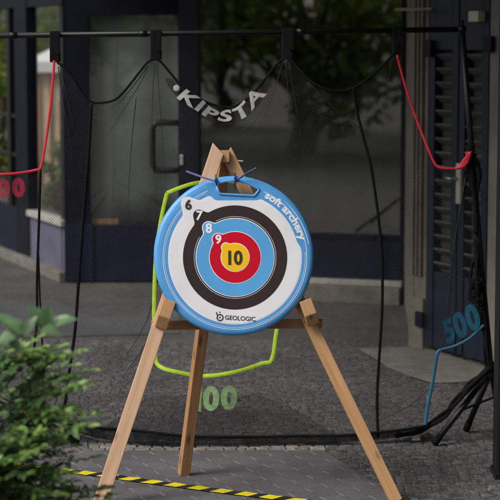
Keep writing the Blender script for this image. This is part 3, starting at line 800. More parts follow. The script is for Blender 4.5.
# ------------------------------------------------------------------ net stand
YN = gr(300, 443).y
stand = thing('net_stand', 'black tubular stand with long crossbar and folding tripod foot carrying the net', 'net stand', (gr(492, 432).x, gr(492, 432).y, 0))
YB = YN + .03
bm = bmesh.new(); b0, b1 = at(-70, 36.5, YB), at(462, 29.5, YB)
tube(bm, [b0, b1], .0125, 12)
cb = obj('crossbar', bm, M['metal_black'], stand, None, True)
for px in (13, 143, 301):
    p = b0 + (b1 - b0) * ((px + 70) / 532)
    bm = bmesh.new(); d = (b1 - b0).normalized(); tube(bm, [p - d * .018, p + d * .018], .0145, 12); obj('sleeve', bm, M['metal_black'], cb, None, True)
bm = bmesh.new(); sphere(bm, b1, .022); tube(bm, [b1 + Vector((0, 0, -.03)), b1 + Vector((0, 0, .04))], .008)
obj('joint', bm, M['metal_black'], cb, None, True)
hub = at(491, 371, YB + .05)
bm = bmesh.new(); tube(bm, [b1, at(470, 130, YB + .01), at(480, 250, YB + .03), hub], .0135, 10)
obj('upright', bm, M['metal_black'], stand, None, True)
f1, f2, f3, f4 = gr(434, 447), gr(466, 433), gr(520, 440), gr(496, 424)
bm = bmesh.new(); sphere(bm, hub, .032, 2, (1, 1, 1.5)); obj('hub', bm, M['metal_black'], stand, None, True)
for f in (f1, f2, f3):
    bm = bmesh.new(); f = Vector((f.x, f.y, .014)); tube(bm, [hub, f], .013, 10); lg = obj('leg', bm, M['metal_black'], stand, None, True)
    bm = bmesh.new(); tube(bm, [f + (hub - f).normalized() * .045, f], .016, 10); obj('rubber_foot', bm, M['fabric'], lg, None, True)
low = Vector((f4.x, f4.y, .10))
bm = bmesh.new(); tube(bm, [hub, low], .012); obj('centre_tube', bm, M['metal_black'], stand, None, True)
for f in (f1, f2, f3):
    mid = hub.lerp(Vector((f.x, f.y, .014)), .55); bm = bmesh.new(); tube(bm, [low + Vector((0, 0, .03)), mid], .006, 6); obj('brace', bm, M['metal_black'], stand, None, True)
# foot of the far stand at left
q0, q1 = gr(78, 443.5, .014), at(56, 428, gr(56, 436).y + .05)
p_up = at(-70, 36.5, YB)
bm = bmesh.new(); hub2 = Vector((p_up.x - .02, YB + .03, .33)); q1b = q0 + (q0 - hub2).normalized() * 0
tube(bm, [q0, at(40, 419, YN - .02), hub2], .016, 10); obj('leg', bm, M['metal_black'], stand, None, True)
bm = bmesh.new(); tube(bm, [p_up, hub2 - Vector((0, 0, .2))], .0135, 10); obj('upright', bm, M['metal_black'], stand, None, True)
for fx, fy in ((-.5, -.25), (-.2, .55)):
    bm = bmesh.new(); tube(bm, [hub2, Vector((hub2.x + fx, hub2.y + fy, .014))], .014, 10); obj('leg', bm, M['metal_black'], stand, None, True)

# ------------------------------------------------------------------ net
net = thing('goal_net', 'black sports net with red, green and blue bordered openings hanging behind the target', 'net', (at(230, 440, YN).x, YN, 0))
def fold(x, z):
    """depth ripple of the hanging net"""
    return .014 * math.sin(9 * x + 1.3 * z) + .008 * math.sin(23 * x - 2 * z + 1) - .03 * max(0, (.35 - z) / .35) ** 2
def npt(px, py, dy=0):
    p = at(px, py, YN); f = fold(p.x, p.z) + dy; return at(px, py, YN + f)
top_curve = [(57, 63), (63, 66), (72, 76), (82, 92), (92, 102), (104, 102.5), (116, 99), (127, 88), (138, 74), (148, 62), (155, 59),
             (160, 61), (168, 70), (180, 84), (200, 99), (218, 106), (232, 107), (246, 100), (258, 88), (268, 75), (278, 63), (287, 57),
             (292, 61), (302, 73), (313, 83), (328, 90), (342, 91), (353, 88), (366, 80), (378, 70), (388, 60), (395, 53)]
red_r = [(397, 55), (405, 85), (415, 115), (427, 146), (434, 162), (440, 167.5), (455, 168.5), (470, 166)]
right_e = [(474, 205), (479, 265), (484, 325)]
blue_b = [(484, 325), (470, 338), (455, 346), (441, 350), (437, 355), (433, 380), (428, 405), (425, 428)]
bot = [(400, 434), (378, 438), (340, 440), (300, 441), (250, 442), (200, 442), (160, 439), (120, 433), (90, 428), (64, 423), (30, 408), (-30, 395)]
left_e = [(-30, 175), (0, 174.5), (20, 173), (36, 170), (41, 167), (46, 140), (51, 100), (54, 64)]
outer = top_curve + red_r + right_e + blue_b + bot + left_e
green = [(167, 193), (182, 187), (200, 182.5), (235, 181), (258, 187), (283, 202), (290, 230), (286, 290), (277, 328), (272, 359), (262, 363.5), (235, 372), (205, 376), (182, 373), (159, 366), (155, 350), (154, 310), (156, 255), (162, 215)]
def lattice(name, poly_px, hole_px, pitch, r, m, parent, dy=0.0):
    po = [(lambda p: (p.x, p.z))(at(*q, YN)) for q in poly_px]; ho = [(lambda p: (p.x, p.z))(at(*q, YN)) for q in hole_px] if hole_px else None
    def inp(pl, x, z):
        c = np.zeros(x.shape, bool); n = len(pl)
        for i in range(n):
            (x0, y0), (x1, y1) = pl[i], pl[(i + 1) % n]
            if y0 == y1: continue
            c ^= ((y0 > z) != (y1 > z)) & (x < (x1 - x0) * (z - y0) / (y1 - y0) + x0)
        return c
    xs = [p[0] for p in po]; zs_ = [p[1] for p in po]; h = pitch / math.sqrt(2)
    nx = int((max(xs) - min(xs)) / h) + 2; nz = int((max(zs_) - min(zs_)) / h) + 2
    I, J = np.meshgrid(np.arange(nx), np.arange(nz), indexing='ij')
    x = min(xs) + I * h; z = min(zs_) + J * h
    x = x + .006 * np.sin(14 * x + 4 * z) + .004 * np.sin(31 * z + 6 * x); z = z + .006 * np.sin(11 * x + 2) + .004 * np.sin(17 * z)
    ok = inp(po, x, z)
    if ho: ok &= ~inp(ho, x, z)
    ok &= ((I + J) % 2 == 0)
    yy = YN + dy + .014 * np.sin(9 * x + 1.3 * z) + .008 * np.sin(23 * x - 2 * z + 1) - .03 * np.clip((.35 - z) / .35, 0, None) ** 2
    Pn = np.stack([x, yy, z], -1)
    segs = []
    for di, dj in ((1, 1), (1, -1)):
        a = np.zeros_like(ok); i0 = slice(0, nx - 1)
        if dj == 1:
            mk = ok[:-1, :-1] & ok[1:, 1:]; p0 = Pn[:-1, :-1][mk]; p1 = Pn[1:, 1:][mk]
        else:
            mk = ok[:-1, 1:] & ok[1:, :-1]; p0 = Pn[:-1, 1:][mk]; p1 = Pn[1:, :-1][mk]
        segs.append((p0, p1))
    p0 = np.concatenate([s[0] for s in segs]); p1 = np.concatenate([s[1] for s in segs]); n = len(p0)
    d = p1 - p0; d /= np.linalg.norm(d, axis=1)[:, None]
    s = np.cross(d, np.array([0, 1.0, 0])); s /= np.linalg.norm(s, axis=1)[:, None]; t = np.cross(s, d)
    vv = np.empty((n, 6, 3))
    for k in range(3):
        a = 2 * math.pi * k / 3; o_ = (s * math.cos(a) + t * math.sin(a)) * r
        vv[:, k] = p0 + o_; vv[:, k + 3] = p1 + o_
    base = (np.arange(n) * 6)[:, None, None]
    q = np.array([[0, 1, 4, 3], [1, 2, 5, 4], [2, 0, 3, 5]])[None]
    fc = (base + q).reshape(-1)
    me = bpy.data.meshes.new(name); me.vertices.add(n * 6); me.vertices.foreach_set('co', vv.ravel())
    nf = n * 3; me.loops.add(nf * 4); me.loops.foreach_set('vertex_index', fc.astype('i'))
    me.polygons.add(nf); me.polygons.foreach_set('loop_start', np.arange(nf, dtype='i') * 4)
    me.update(calc_edges=True); me.validate()
    return objm(name, me, m, parent)
NW = None
mesh_o = lattice('mesh', outer, green, .0095, .0006, M['netblack'], net)
lattice('pocket', [(96, 433), (150, 398), (170, 396), (262, 398), (290, 408), (338, 436), (250, 440), (150, 437)], None, .0072, .0009, M['netblack'], net, .05)
def cord(name, pts, r, m, smooth=6, dy=-.004, flat=1.0, r1=None):
    bm = bmesh.new(); q = catmull([(x, y, 0) for x, y in pts], smooth)
    tube(bm, [npt(p.x, p.y, dy) for p in q], r, 8, r1, flat=flat, up=(0, 1, 0) if flat < 1 else None)
    return obj(name, bm, m, net, None, True)
cord('top_rope', top_curve[:11], .0052, M['fabric']); cord('top_rope', top_curve[10:22], .0056, M['fabric']); cord('top_rope', top_curve[21:], .0056, M['fabric'])
cord('red_border', [(54, 62)] + left_e[::-1], .0060, M['redband'], 6, -.006, .35)
cord('red_border', red_r, .0054, M['redband'], 6, -.006, .35)
cord('blue_border', blue_b[:5], .006, M['blueband'], 6, -.006, .35); cord('blue_border', blue_b[3:], .0085, M['blueband'], 6, -.007, .3)
bm = bmesh.new(); gg = green + [green[0]]
tube(bm, [npt(p.x, p.y, -.006) for p in catmull([(x, y, 0) for x, y in gg], 4)], .0090, 8, flat=.25, up=(0, 1, 0)); obj('green_border', bm, M['greenband'], net)
cord('hanging_rope', [(91.5, 104), (90, 130), (88, 160), (84, 210), (80, 260), (75, 330), (68, 380), (63, 420)], .0072, M['fabric'])
cord('hanging_rope', [(353, 88), (357, 112), (364, 140), (371, 168), (378, 215), (382, 260), (382, 310), (379, 360), (377, 400), (378, 438)], .0068, M['fabric'])
cord('hanging_rope', [(40.5, 169), (39, 220), (37, 280), (37, 320), (34, 350), (30, 406)], .006, M['fabric'])
cord('hanging_rope', [(38.5, 255), (40, 300), (42, 340), (44, 412)], .004, M['fabric'])
for pts, r in (([(58, 66), (62, 95), (68, 130), (72, 150)], .0022), ([(60, 66), (70, 110), (78, 140)], .0018), ([(136, 98), (131, 150), (128, 200), (126, 240)], .0026),
               ([(154, 66), (152, 110), (153, 160), (156, 205)], .0018), ([(157, 66), (160, 110), (164, 160), (165, 190)], .0018),
               ([(147, 70), (136, 90), (122, 112), (108, 134), (94, 142)], .0024), ([(92, 103), (98, 110), (92, 117)], .003), ([(148, 66), (125, 96), (110, 108), (94, 114)], .0026),
               ([(155, 290), (147, 320), (130, 350), (118, 372)], .0028), ([(156, 318), (144, 346), (120, 380), (92, 412)], .0028), ([(156, 338), (138, 370), (110, 402), (84, 416)], .0022),
               ([(286, 62), (290, 110), (298, 160)], .0016), ([(289, 62), (300, 130), (312, 200)], .0014), ([(283, 62), (274, 92), (262, 122)], .0022),
               ([(308, 82), (330, 104), (352, 122), (376, 140), (400, 150)], .0022), ([(200, 100), (215, 118), (228, 133), (246, 128), (262, 112), (276, 82)], .0022),
               ([(392, 58), (386, 100), (380, 160)], .0014), ([(433, 385), (410, 405), (380, 420), (340, 434)], .0024), ([(431, 395), (420, 412), (402, 434)], .0022),
               ([(466, 175), (452, 260), (445, 330), (438, 352)], .003)):
    cord('fold', pts, r, M['netblack'], 6, -.003, 1.0, .0004)
# hanging straps over the crossbar
for px, y1, wpx in ((55, 62.5, 9.5), (156, 60, 10.5), (287.5, 58, 11), (396.5, 53.5, 8)):
    p = b0 + (b1 - b0) * ((px + 70) / 532); zl = at(px, y1, YB).z; w = wpx / 2 / F * YB
    bm = bmesh.new(); box(bm, p.x - w, p.y - .020, zl, p.x + w, p.y + .018, p.z + .017, .006)
    for v in bm.verts:
        v.co.x += (v.co.z - p.z) * random.uniform(-.03, .03)
    box(bm, p.x + w * .35, p.y - .026, zl + .035, p.x + w * 1.12, p.y - .0205, p.z + .01, .002)
    obj('strap', bm, M['fabric'], net)
# heavy skirt along the bottom, lying on the ground
up_ = [(66, 424), (100, 428), (140, 431), (185, 436), (240, 437), (300, 436), (350, 435), (400, 430), (426, 426)]
lw_ = [(70, 430), (100, 438.5), (140, 444), (185, 444.8), (240, 444.5), (300, 443.5), (350, 442), (400, 437), (428, 430)]
ua, la = catmull([(x, y, 0) for x, y in up_], 8), catmull([(x, y, 0) for x, y in lw_], 8)
bm = bmesh.new(); rows = []
for a, b in zip(ua, la):
    row = []
    for k in range(6):
        t = k / 5; x = a.x + (b.x - a.x) * t; y = a.y + (b.y - a.y) * t
        g_ = gr(x, y, .006); hi_ = npt(x, y, -.008); pt = hi_ if hi_.z > .02 and hi_.y < g_.y else g_
        lo_ = gr(b.x, b.y, .016); top_ = npt(a.x, a.y, -.008)
        pt = top_.lerp(lo_, t); pt.y += .012 * math.sin(x * .35 + k) * math.sin(math.pi * t); row.append(bm.verts.new(pt))
    rows.append(row)
for i in range(len(rows) - 1):
    for k in range(5): bm.faces.new((rows[i][k], rows[i + 1][k], rows[i + 1][k + 1], rows[i][k + 1]))
ext = bmesh.ops.solidify(bm, geom=bm.faces[:], thickness=.003)
obj('skirt', bm, M['skirt'], net, None, True)
cord('bottom_rope', up_, .0065, M['fabric'], 6, -.014)
# slack net bundled on the right stand
def bundle(pts, r0, r1, name='bundle', n=7):
    bm = bmesh.new()
    for k in range(n):
        q = []
        for i, (x, y) in enumerate(pts):
            p = at(x, y, YB - .03); t = i / (len(pts) - 1); rr = (r0 + (r1 - r0) * t)
            q.append(p + Vector((random.gauss(0, rr), random.gauss(0, rr), random.gauss(0, rr))))
        tube(bm, catmull(q, 5), max(.006, r0 * .95), 9, max(.005, r1 * .9))
    return obj(name, bm, M['fabric'], net, None, True)
bundle([(470, 150), (471, 172), (474, 200), (476, 235)], .015, .005)
bundle([(476, 240), (478, 270), (479, 292), (483, 318), (488, 350), (490, 370)], .006, .008)
bundle([(478, 283), (477, 296), (480, 306)], .014, .014, n=6)
bundle([(489, 368), (470, 385), (455, 402), (442, 418), (420, 431), (396, 436)], .009, .004, n=9)
bundle([(473, 262), (470, 282), (476, 296)], .004, .004, n=3)
bm = bmesh.new()
for k in range(4):
    tube(bm, catmull([at(455 + k, 168.5, YB - .05), at(464, 166 - k * 2, YB - .06), at(469 + k, 158 - k * 2.5, YB - .06), at(466, 152 + k, YB - .055)], 5), .006, 6)
obj('red_border', bm, M['redband'], net, None, True)
# numbers and word printed on the net
def netprint(s, px, py, hpx, wpx, rot, m, bold=.05, name='printed_number', dy=-.010, shear=0, smear=None):
    bm = text_bm(s, 1.0, bold, shear)
    xs = [v.co.x for v in bm.verts]; ys = [v.co.y for v in bm.verts]; kx = wpx / (max(xs) - min(xs)); ky = hpx / (max(ys) - min(ys))
    ca, sa = math.cos(R(rot)), math.sin(R(rot))
    for v in bm.verts:
        x, y = v.co.x * kx, v.co.y * ky; front = v.co.z > 0
        v.co = npt(px + x * ca - y * sa, py - (x * sa + y * ca), dy - (.0008 if front else 0))
    return obj(name, bm, m, net)
netprint('1', 197.5, 399, 25, 8, -2, M['green100'], .05); netprint('0', 211, 398.5, 25, 16.5, -2, M['green100'], .05); netprint('0', 229, 397.5, 25, 16.5, -2, M['green100'], .05)
netprint('5', 448.5, 331, 24, 14, 24, M['blue500'], .045, shear=.25); netprint('0', 460, 325, 26, 14, 26, M['blue500'], .05, shear=.25); netprint('0', 472.5, 317.5, 27, 15, 28, M['blue500'], .05, shear=.25)
netprint('0', 18.5, 187.5, 20, 13, 4, M['red00'], .07); netprint('0', 3.5, 188.5, 20, 13, 3, M['red00'], .07)
wp = catmull([(x, y, 0) for x, y in [(166, 78), (175.8, 87.5), (188, 97.5), (200, 106.5), (213, 113.5), (225, 116.5), (236, 114.5), (246, 107), (256, 96.5), (264, 86), (272, 74)]], 8)
wl = [0.0]
for a, b in zip(wp[:-1], wp[1:]): wl.append(wl[-1] + (b - a).length)
def along(t):
    i = max(0, min(len(wl) - 2, next((k for k in range(len(wl) - 1) if wl[k + 1] >= t), len(wl) - 2)))
    f = (t - wl[i]) / (wl[i + 1] - wl[i]); p = wp[i].lerp(wp[i + 1], f); a, b = wp[max(i - 2, 0)], wp[min(i + 3, len(wp) - 1)]
    d = (b - a).normalized(); return p, Vector((d.y, -d.x, 0))
bm = bmesh.new(); rows = []
for k in range(61):
    t = wl[-1] * k / 60; p, n_ = along(t); e = math.sin(math.pi * k / 60) ** .4
    rows.append([bm.verts.new(npt(p.x + n_.x * o * e, p.y + n_.y * o * e, -.0075 + .002 * math.sin(k * .8 + o))) for o in (8.3, 3, -3, -8.6)])
for k in range(60):
    for q in range(3): bm.faces.new((rows[k][q], rows[k][q + 1], rows[k + 1][q + 1], rows[k + 1][q]))
bmesh.ops.solidify(bm, geom=bm.faces[:], thickness=.0008)
obj('banner', bm, M['band'], net, None, True)
tb = text_bm('KIPSTA', 1.0, .032, .1, spacing=1.1)
bmesh.ops.subdivide_edges(tb, edges=[e for e in tb.edges if e.calc_length() > .12], cuts=3)
xs = [v.co.x for v in tb.verts]; ys = [v.co.y for v in tb.verts]; x0, x1, y0, y1 = min(xs), max(xs), min(ys), max(ys)
for v in tb.verts:
    t = 20.5 + (v.co.x - x0) / (x1 - x0) * 98; h_ = ((v.co.y - y0) / (y1 - y0) - .5) * 13.6 * (1 - .22 * math.exp(-((t - 62) / 16) ** 2)) + .8 * math.sin(t * .19)
    p, n_ = along(t); k = t * .57
    v.co = npt(p.x + n_.x * h_, p.y + n_.y * h_, -.0105 - (.0006 if v.co.z > 0 else 0))
obj('lettering', tb, M['white_k'], net)
bm = bmesh.new(); sphere(bm, npt(176.5, 88.2, -.0115), .0145, 2, (1, .15, 1)); obj('printed_dot', bm, M['white_k'], net, None, True)
bm = bmesh.new(); w0_ = npt(238, 160.6, -.012); tube(bm, [w0_, npt(240.5, 160.9, -.012), npt(243, 161.2, -.012)], .0022, 6); obj('label_tag', bm, M['tag'], net)

# white peg / tag on the ground
g0 = gr(416, 441)
bm = bmesh.new(); box(bm, g0.x - .017, g0.y - .01, .008, g0.x + .017, g0.y + .004, .05, .003); box(bm, g0.x - .02, g0.y - .03, .008, g0.x + .016, g0.y - .0105, .018, .002)
tag(obj('ground_clip', bm, M['tag']), 'small white clip on the cobbles at the foot of the blue border', 'clip')

# ------------------------------------------------------------------ hazard tape on the ground
bm = bmesh.new(); uvl = bm.loops.layers.uv.new('UVMap')
tp = catmull([(x, y, 0) for x, y in [(-60, 455), (0, 461.5), (28, 465), (57, 469), (88, 472.2), (119, 476), (150, 480.3), (184, 484.5), (226, 489.8), (262, 493.8), (297, 498), (340, 504), (400, 513)]], 6)
tp = [gr(p.x, p.y + 1.2 + p.x * .006, .012) for p in tp]; prev = None; s_ = 0
for i, p in enumerate(tp):
    d = (tp[min(i + 1, len(tp) - 1)] - tp[max(i - 1, 0)]); d.z = 0; d.normalize(); n_ = Vector((-d.y, d.x, 0))
    if i: s_ += (p - tp[i - 1]).length
    lift = .003 + .003 * math.sin(i * .9) ** 2
    cur = (bm.verts.new(p + n_ * .026 + Vector((0, 0, lift))), bm.verts.new(p - n_ * .026 + Vector((0, 0, lift * .6))), s_)
    if prev:
        f = bm.faces.new((prev[0], prev[1], cur[1], cur[0]))
        for lp_, uv in zip(f.loops, ((prev[2], .052), (prev[2], 0), (cur[2], 0), (cur[2], .052))): lp_[uvl].uv = uv
    prev = cur
me = bpy.data.meshes.new('hazard_tape'); bm.normal_update(); bm.to_mesh(me); bm.free()
tag(objm('hazard_tape', me, M['tape']), 'yellow and black striped hazard tape lying across the pavers in front of easel', 'tape')

# ------------------------------------------------------------------ foliage
def leaves_mesh(name, C, D, Nn, Ln, Wd, colr, m, parent, cup=.25):
    """one folded, pointed leaf per row: base C, direction D, normal Nn"""
    C, D, Nn = map(np.asarray, (C, D, Nn)); n = len(C)
    D = D / np.linalg.norm(D, axis=1)[:, None]
    S = np.cross(D, Nn); S /= np.linalg.norm(S, axis=1)[:, None]; U = np.cross(S, D)
    Ln = np.asarray(Ln)[:, None]; Wd = np.asarray(Wd)[:, None]
    # 8 verts: base, l1, r1, mid1, l2, r2, mid2, tip
    shp = [(0, 0, 0), (.30, -.5, cup), (.30, .5, cup), (.33, 0, 0), (.68, -.40, cup * .8 - .1), (.68, .40, cup * .8 - .1), (.70, 0, -.1), (1.0, 0, -.3)]
    V = np.stack([C + D * Ln * a + S * Wd * b + U * Wd * c for a, b, c in shp], 1)
    q = np.array([[0, 3, 1], [0, 2, 3], [1, 3, 6], [1, 6, 4], [2, 6, 3], [2, 5, 6], [4, 6, 7], [5, 7, 6]])
    fc = ((np.arange(n) * 8)[:, None, None] + q[None]).reshape(-1)
    me = bpy.data.meshes.new(name); me.vertices.add(n * 8); me.vertices.foreach_set('co', V.ravel())
    nf = n * 8; me.loops.add(nf * 3); me.loops.foreach_set('vertex_index', fc.astype('i'))
    me.polygons.add(nf); me.polygons.foreach_set('loop_start', np.arange(nf, dtype='i') * 3)
    me.update(calc_edges=True)
    a = me.color_attributes.new('Col', 'FLOAT_COLOR', 'POINT')
    cc = np.concatenate([np.asarray(colr), np.ones((n, 1))], 1); a.data.foreach_set('color', np.repeat(cc, 8, 0).astype('f').ravel())
    return objm(name, me, m, parent, None, True)

sb_ = Vector((-.86, 4.75, 0))
shrub = thing('shrub', 'bushy small-leaved green shrub out of focus in the left foreground', 'shrub', sb_)
C, D, Nn, Ln, Wd, Cl = [], [], [], [], [], []
bmt = bmesh.new()
def sprig(p0, p1, nl, ll, droop=.02, tipbright=1.0):
    p0, p1 = Vector(p0), Vector(p1); mid = (p0 + p1) / 2 + Vector((0, 0, droop))
    q = catmull([p0, mid, p1], 5); tube(bmt, q, .0028, 5, .001)
    ax = (p1 - p0).normalized(); sd = ax.cross(Vector((0, 0, 1)));
    if sd.length < .1: sd = Vector((1, 0, 0))
    sd.normalize()
    for k in range(nl):
        t = (k + .7) / nl; i = min(int(t * (len(q) - 1)), len(q) - 2); p = q[i].lerp(q[i + 1], t * (len(q) - 1) - i)
        s = 1 if k % 2 else -1
        d = ax * random.uniform(.35, .8) + sd * s * random.uniform(.6, 1) + Vector((random.gauss(0, .2), random.gauss(0, .2), random.gauss(.05, .25)))
        if k == nl - 1: d = ax
        C.append(p); D.append(d); Nn.append(Vector((random.gauss(0, .35), random.gauss(-.25, .35), 1)))
        l_ = ll * random.uniform(.7, 1.15) * (1 - .35 * t); Ln.append(l_); Wd.append(l_ * random.uniform(.38, .52))
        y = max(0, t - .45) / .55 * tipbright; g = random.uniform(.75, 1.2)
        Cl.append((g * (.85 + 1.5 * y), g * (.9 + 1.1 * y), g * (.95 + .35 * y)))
cen = Vector((-.84, 4.72, .47)); rx = Vector((.43, .42, .56))
for k in range(1050):
    v = Vector((random.gauss(0, 1), random.gauss(0, 1), random.gauss(0, 1))).normalized(); rr = random.uniform(.45, 1) ** .6
    lump = 1 + .10 * math.sin(5 * v.x + 3 * v.z + 2) + .08 * math.sin(9 * v.z + 4 * v.y)
    p1 = cen + Vector((v.x * rx.x, v.y * rx.y, v.z * rx.z)) * rr * lump
    if p1.z < .05: continue
    d = Vector((v.x, v.y, v.z * .5 + .15)).normalized(); p0 = p1 - d * random.uniform(.12, .22)
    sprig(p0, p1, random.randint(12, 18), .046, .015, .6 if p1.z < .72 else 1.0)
for tip, base in (((95, 371), (20, 392)), ((82, 352), (30, 372)), ((97, 414), (15, 425)), ((92, 426), (22, 440)), ((72, 391), (10, 400)), ((70, 446), (5, 452)), ((72, 474), (5, 480)), ((60, 357), (0, 366)), ((40, 350), (-20, 372)),
                  ((88, 384), (30, 404)), ((66, 412), (10, 420)), ((76, 482), (10, 496)), ((62, 496), (-10, 500))):
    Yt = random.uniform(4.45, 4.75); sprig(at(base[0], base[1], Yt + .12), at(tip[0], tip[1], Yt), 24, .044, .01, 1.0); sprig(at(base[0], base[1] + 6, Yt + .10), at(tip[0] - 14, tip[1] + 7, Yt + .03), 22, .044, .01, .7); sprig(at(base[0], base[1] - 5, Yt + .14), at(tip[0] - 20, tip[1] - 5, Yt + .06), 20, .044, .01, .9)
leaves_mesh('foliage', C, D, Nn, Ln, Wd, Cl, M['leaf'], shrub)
for k in range(9):
    a = random.uniform(0, 6.28); e = cen + Vector((math.cos(a) * .25, math.sin(a) * .25, random.uniform(.1, .35)))
    tube(bmt, catmull([sb_ + Vector((math.cos(a) * .04, math.sin(a) * .04, 0)), sb_.lerp(e, .5) + Vector((random.gauss(0, .03), random.gauss(0, .03), 0)), e], 5), .010, 7, .003)
obj('branches', bmt, M['twig'], shrub, None, True)

# second plant with broader, paler leaves nearer the camera
bp_ = Vector((-.77, 4.30, 0))
plant = thing('broadleaf_plant', 'pale broad-leaved sprig, strongly blurred, above the shrub at left edge', 'plant', bp_)
C, D, Nn, Ln, Wd, Cl = [], [], [], [], [], []; bmt = bmesh.new()
stem = catmull([bp_, bp_ + Vector((.0, .0, .7)), at(-14, 352, 4.30), at(22, 336, 4.27), at(52, 327, 4.25)], 8); tube(bmt, stem, .006, 7, .0018)
def bl(base, tip, w, Y, n=(0.1, -.5, 1), g=1.0):
    b_, t_ = at(*base, Y), at(*tip, Y - .01); C.append(b_); D.append(t_ - b_); Nn.append(Vector(n)); Ln.append((t_ - b_).length); Wd.append(w * 1.25); Cl.append((g, g, g * 1.05))
bl((50, 328), (76, 316), .030, 4.25, (-.2, -.6, 1), 1.0); bl((46, 329), (30, 305), .034, 4.27, (.3, -.8, .6), .8); bl((44, 329), (50, 306), .030, 4.25, (.5, -.9, .3), 1.15)
bl((40, 330), (62, 334), .028, 4.23, (0, -.6, 1), .9); bl((26, 335), (6, 318), .032, 4.27, (.2, -.7, .8), 1.25); bl((22, 336), (-2, 312), .03, 4.28, (.4, -.8, .5), 1.1)
bl((24, 336), (34, 316), .03, 4.25, (-.3, -.8, .5), .55); bl((16, 338), (-8, 342), .034, 4.25, (0, -.6, 1), .9); bl((10, 341), (20, 350), .028, 4.25, (0, -.5, 1), .7); bl((0, 346), (-16, 326), .035, 4.25, (.2, -.7, .8), 1.0)
for k in range(22):
    i = random.randint(4, 18); p = stem[i]; d = Vector((random.gauss(-.3, .7), random.gauss(0, .7), random.gauss(.3, .3)))
    C.append(p); D.append(d); Nn.append(Vector((0, -.3, 1))); Ln.append(.06); Wd.append(.034); g = random.uniform(.6, 1.1); Cl.append((g, g, g))
leaves_mesh('foliage', C, D, Nn, Ln, Wd, Cl, M['bleaf'], plant); obj('stem', bmt, M['twig'], plant, None, True)

# trees: beyond the left wing and behind the viewer (seen in the glass)
def tree(x, y, h, r, label, seed, n=2600, trunk_h=None, leaf=.14, group=None, low=.3):
    rs = np.random.default_rng(seed); th = trunk_h or h * .45
    t = thing('tree', label, 'tree', (x, y, 0), group)
    bm = bmesh.new(); tube(bm, catmull([(x, y, 0), (x + .08, y, th * .5), (x - .05, y + .05, th), (x + .1, y, h * .8)], 6), r * .085 + .05, 10, .03)
    for k in range(7):
        a = rs.uniform(0, 6.28); z0 = th * rs.uniform(.7, 1.1)
        tube(bm, catmull([(x, y, z0), (x + math.cos(a) * r * .4, y + math.sin(a) * r * .4, z0 + h * .12), (x + math.cos(a) * r * .75, y + math.sin(a) * r * .75, z0 + h * .2)], 4), .05, 6, .015)
    obj('trunk', bm, M['bark'], t, None, True)
    nc = 34; cz = h * (low + (1 - low) / 2)
    cl = rs.normal(0, 1, (nc, 3)); cl /= np.linalg.norm(cl, axis=1)[:, None]; cl *= rs.uniform(.35, 1, (nc, 1)) ** .5
    cc = cl * np.array([r, r, h * (1 - low) / 2 * .92]) + np.array([x, y, cz])
    cs = rs.uniform(.22, .42, nc) * r; br = rs.uniform(.65, 1.35, nc)
    idx = rs.integers(0, nc, n); off = rs.normal(0, 1, (n, 3)); off /= np.linalg.norm(off, axis=1)[:, None]; off *= rs.uniform(.2, 1, (n, 1)) ** .5
    C_ = cc[idx] + off * cs[idx][:, None]; g = br[idx] * rs.uniform(.7, 1.3, n)
    ye = rs.uniform(.7, 1.3, n)
    leaves_mesh('crown', C_, rs.normal(0, 1, (n, 3)), off + np.array([0, 0, .8]), rs.uniform(.7, 1.3, n) * leaf, rs.uniform(.7, 1.3, n) * leaf * .6, np.stack([g * ye, g, g * .9], 1), M['tleaf'], t)
    return t
G1 = 'trees beyond the side window'
tree(-4.1, 25, 6.0, 1.9, 'green leafy tree farthest left, seen through the barred side window', 1, 4200, 1.2, .15, G1, .05)
tree(-2.6, 30, 7.5, 2.1, 'green tree rising behind the white roof of the wooden hut', 2, 4200, 2, .16, G1, .1)
G2 = 'trees reflected in the shop glass'
for i, (x, y, h, r, n) in enumerate(((-8.6, -1.5, 6.4, 2.3, 5500), (-12.6, -3.2, 7, 2.4, 5500), (-9.5, -7.5, 6.6, 2.3, 5500), (-15, -8.5, 8, 2.7, 5500), (-3.0, -15, 7, 2.4, 5500))):
    tree(x, y, h, r, 'leafy green tree behind the viewer, mirrored in the shop window glass', 20 + i, n, 1.2, .2, G2, .08)
# bush by the hut
tree(-1.90, 18.2, .80, .17, 'low dark green bush beside the wooden hut', 9, 700, .2, .05, None, .02)
tree(-3.05, 22.6, 1.75, .58, 'low green hedge bush behind the barred side window, left of the hut', 12, 2600, .4, .08, None, .0)

# wooden hut with white roof seen through the side window
hY = 21.0; hx0_, hx1_ = at(31, 100, hY).x, at(100, 100, hY).x
ze = at(40, 66, hY).z; zr = at(80, 40, hY).z - .12
hut = thing('hut', 'small wooden hut with white canvas roof seen through the side window', 'hut', ((hx0_ + hx1_) / 2, hY, 0))
bm = bmesh.new(); box(bm, hx0_, hY, 0, hx1_, hY + .9, ze, .01); obj('wall', bm, M['hutwood'], hut)
bm = bmesh.new()
for px in (39, 50, 60):
    xx = at(px, 100, hY).x; box(bm, xx - .012, hY - .03, 0, xx + .012, hY - .002, ze - .01, .004)
obj('post', bm, M['pine'], hut)
bm = bmesh.new(); o_ = .06
bs = [(hx0_ - o_, hY - .12), (hx1_ + o_, hY - .12), (hx1_ + o_, hY + 1.0), (hx0_ - o_, hY + 1.0)]
lo1 = [bm.verts.new((a, b, ze - .07)) for a, b in bs]; lo2 = [bm.verts.new((a, b, ze + .05)) for a, b in bs]; apx = bm.verts.new(((hx0_ + hx1_) / 2, hY + .45, zr + .12))
for i in range(4):
    j = (i + 1) % 4; bm.faces.new((lo1[i], lo1[j], lo2[j], lo2[i])); bm.faces.new((lo2[i], lo2[j], apx))
bm.faces.new(lo1); obj('roof', bm, M['canvas'], hut)
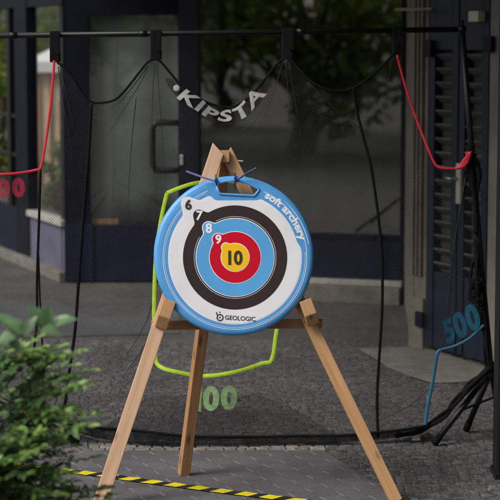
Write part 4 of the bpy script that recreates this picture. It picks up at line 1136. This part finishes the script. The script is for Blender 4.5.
bm = bmesh.new(); sx_ = at(63, 94, hY); box(bm, sx_.x - .05, hY - .05, sx_.z - .07, sx_.x + .05, hY - .035, sx_.z + .07, .003); obj('sign', bm, M['tag'], hut)

# ------------------------------------------------------------------ light, sky, camera
w = bpy.data.worlds.new('World'); sc.world = w; w.use_nodes = True
nt = w.node_tree; bg = nt.nodes['Background']; sky = nt.nodes.new('ShaderNodeTexSky'); sky.sky_type = 'NISHITA'; sky.sun_disc = False
SUN_EL, SUN_AZ = R(46), R(-122)       # azimuth from +Y towards +X: the sun stands behind the viewer on the left
sky.sun_elevation = SUN_EL; sky.sun_rotation = SUN_AZ; sky.air_density = 1.4; sky.dust_density = 4; sky.ozone_density = 1
hs = nt.nodes.new('ShaderNodeHueSaturation'); hs.inputs['Saturation'].default_value = .45
nt.links.new(sky.outputs[0], hs.inputs['Color']); nt.links.new(hs.outputs[0], bg.inputs[0]); bg.inputs[1].default_value = .115
sl_ = bpy.data.lights.new('sun', 'SUN'); sl_.energy = 1.8; sl_.angle = R(25); sl_.color = (1, .97, .93)
so = bpy.data.objects.new('sun', sl_); COL.objects.link(so)
sd = Vector((math.sin(SUN_AZ) * math.cos(SUN_EL), math.cos(SUN_AZ) * math.cos(SUN_EL), math.sin(SUN_EL)))
so.rotation_euler = (-sd).to_track_quat('-Z', 'Y').to_euler(); so.location = sd * 20

cd = bpy.data.cameras.new('camera'); cam = bpy.data.objects.new('camera', cd); COL.objects.link(cam); sc.camera = cam
cam.location = CAM; cam.rotation_euler = (math.pi / 2 - P, 0, 0)
cd.sensor_width = 36; cd.lens = F / 500 * 36; cd.clip_end = 1000; cd.clip_start = .05
cd.dof.use_dof = True; cd.dof.focus_distance = 7.1; cd.dof.aperture_fstop = 4.6; cd.dof.aperture_blades = 7
sc.view_settings.view_transform = 'Standard'; sc.view_settings.look = 'None'; sc.view_settings.gamma = 1; sc.view_settings.exposure = 0.4; sc.view_settings.use_curve_mapping = False
sc.cycles.max_bounces = 8; sc.cycles.transparent_max_bounces = 16
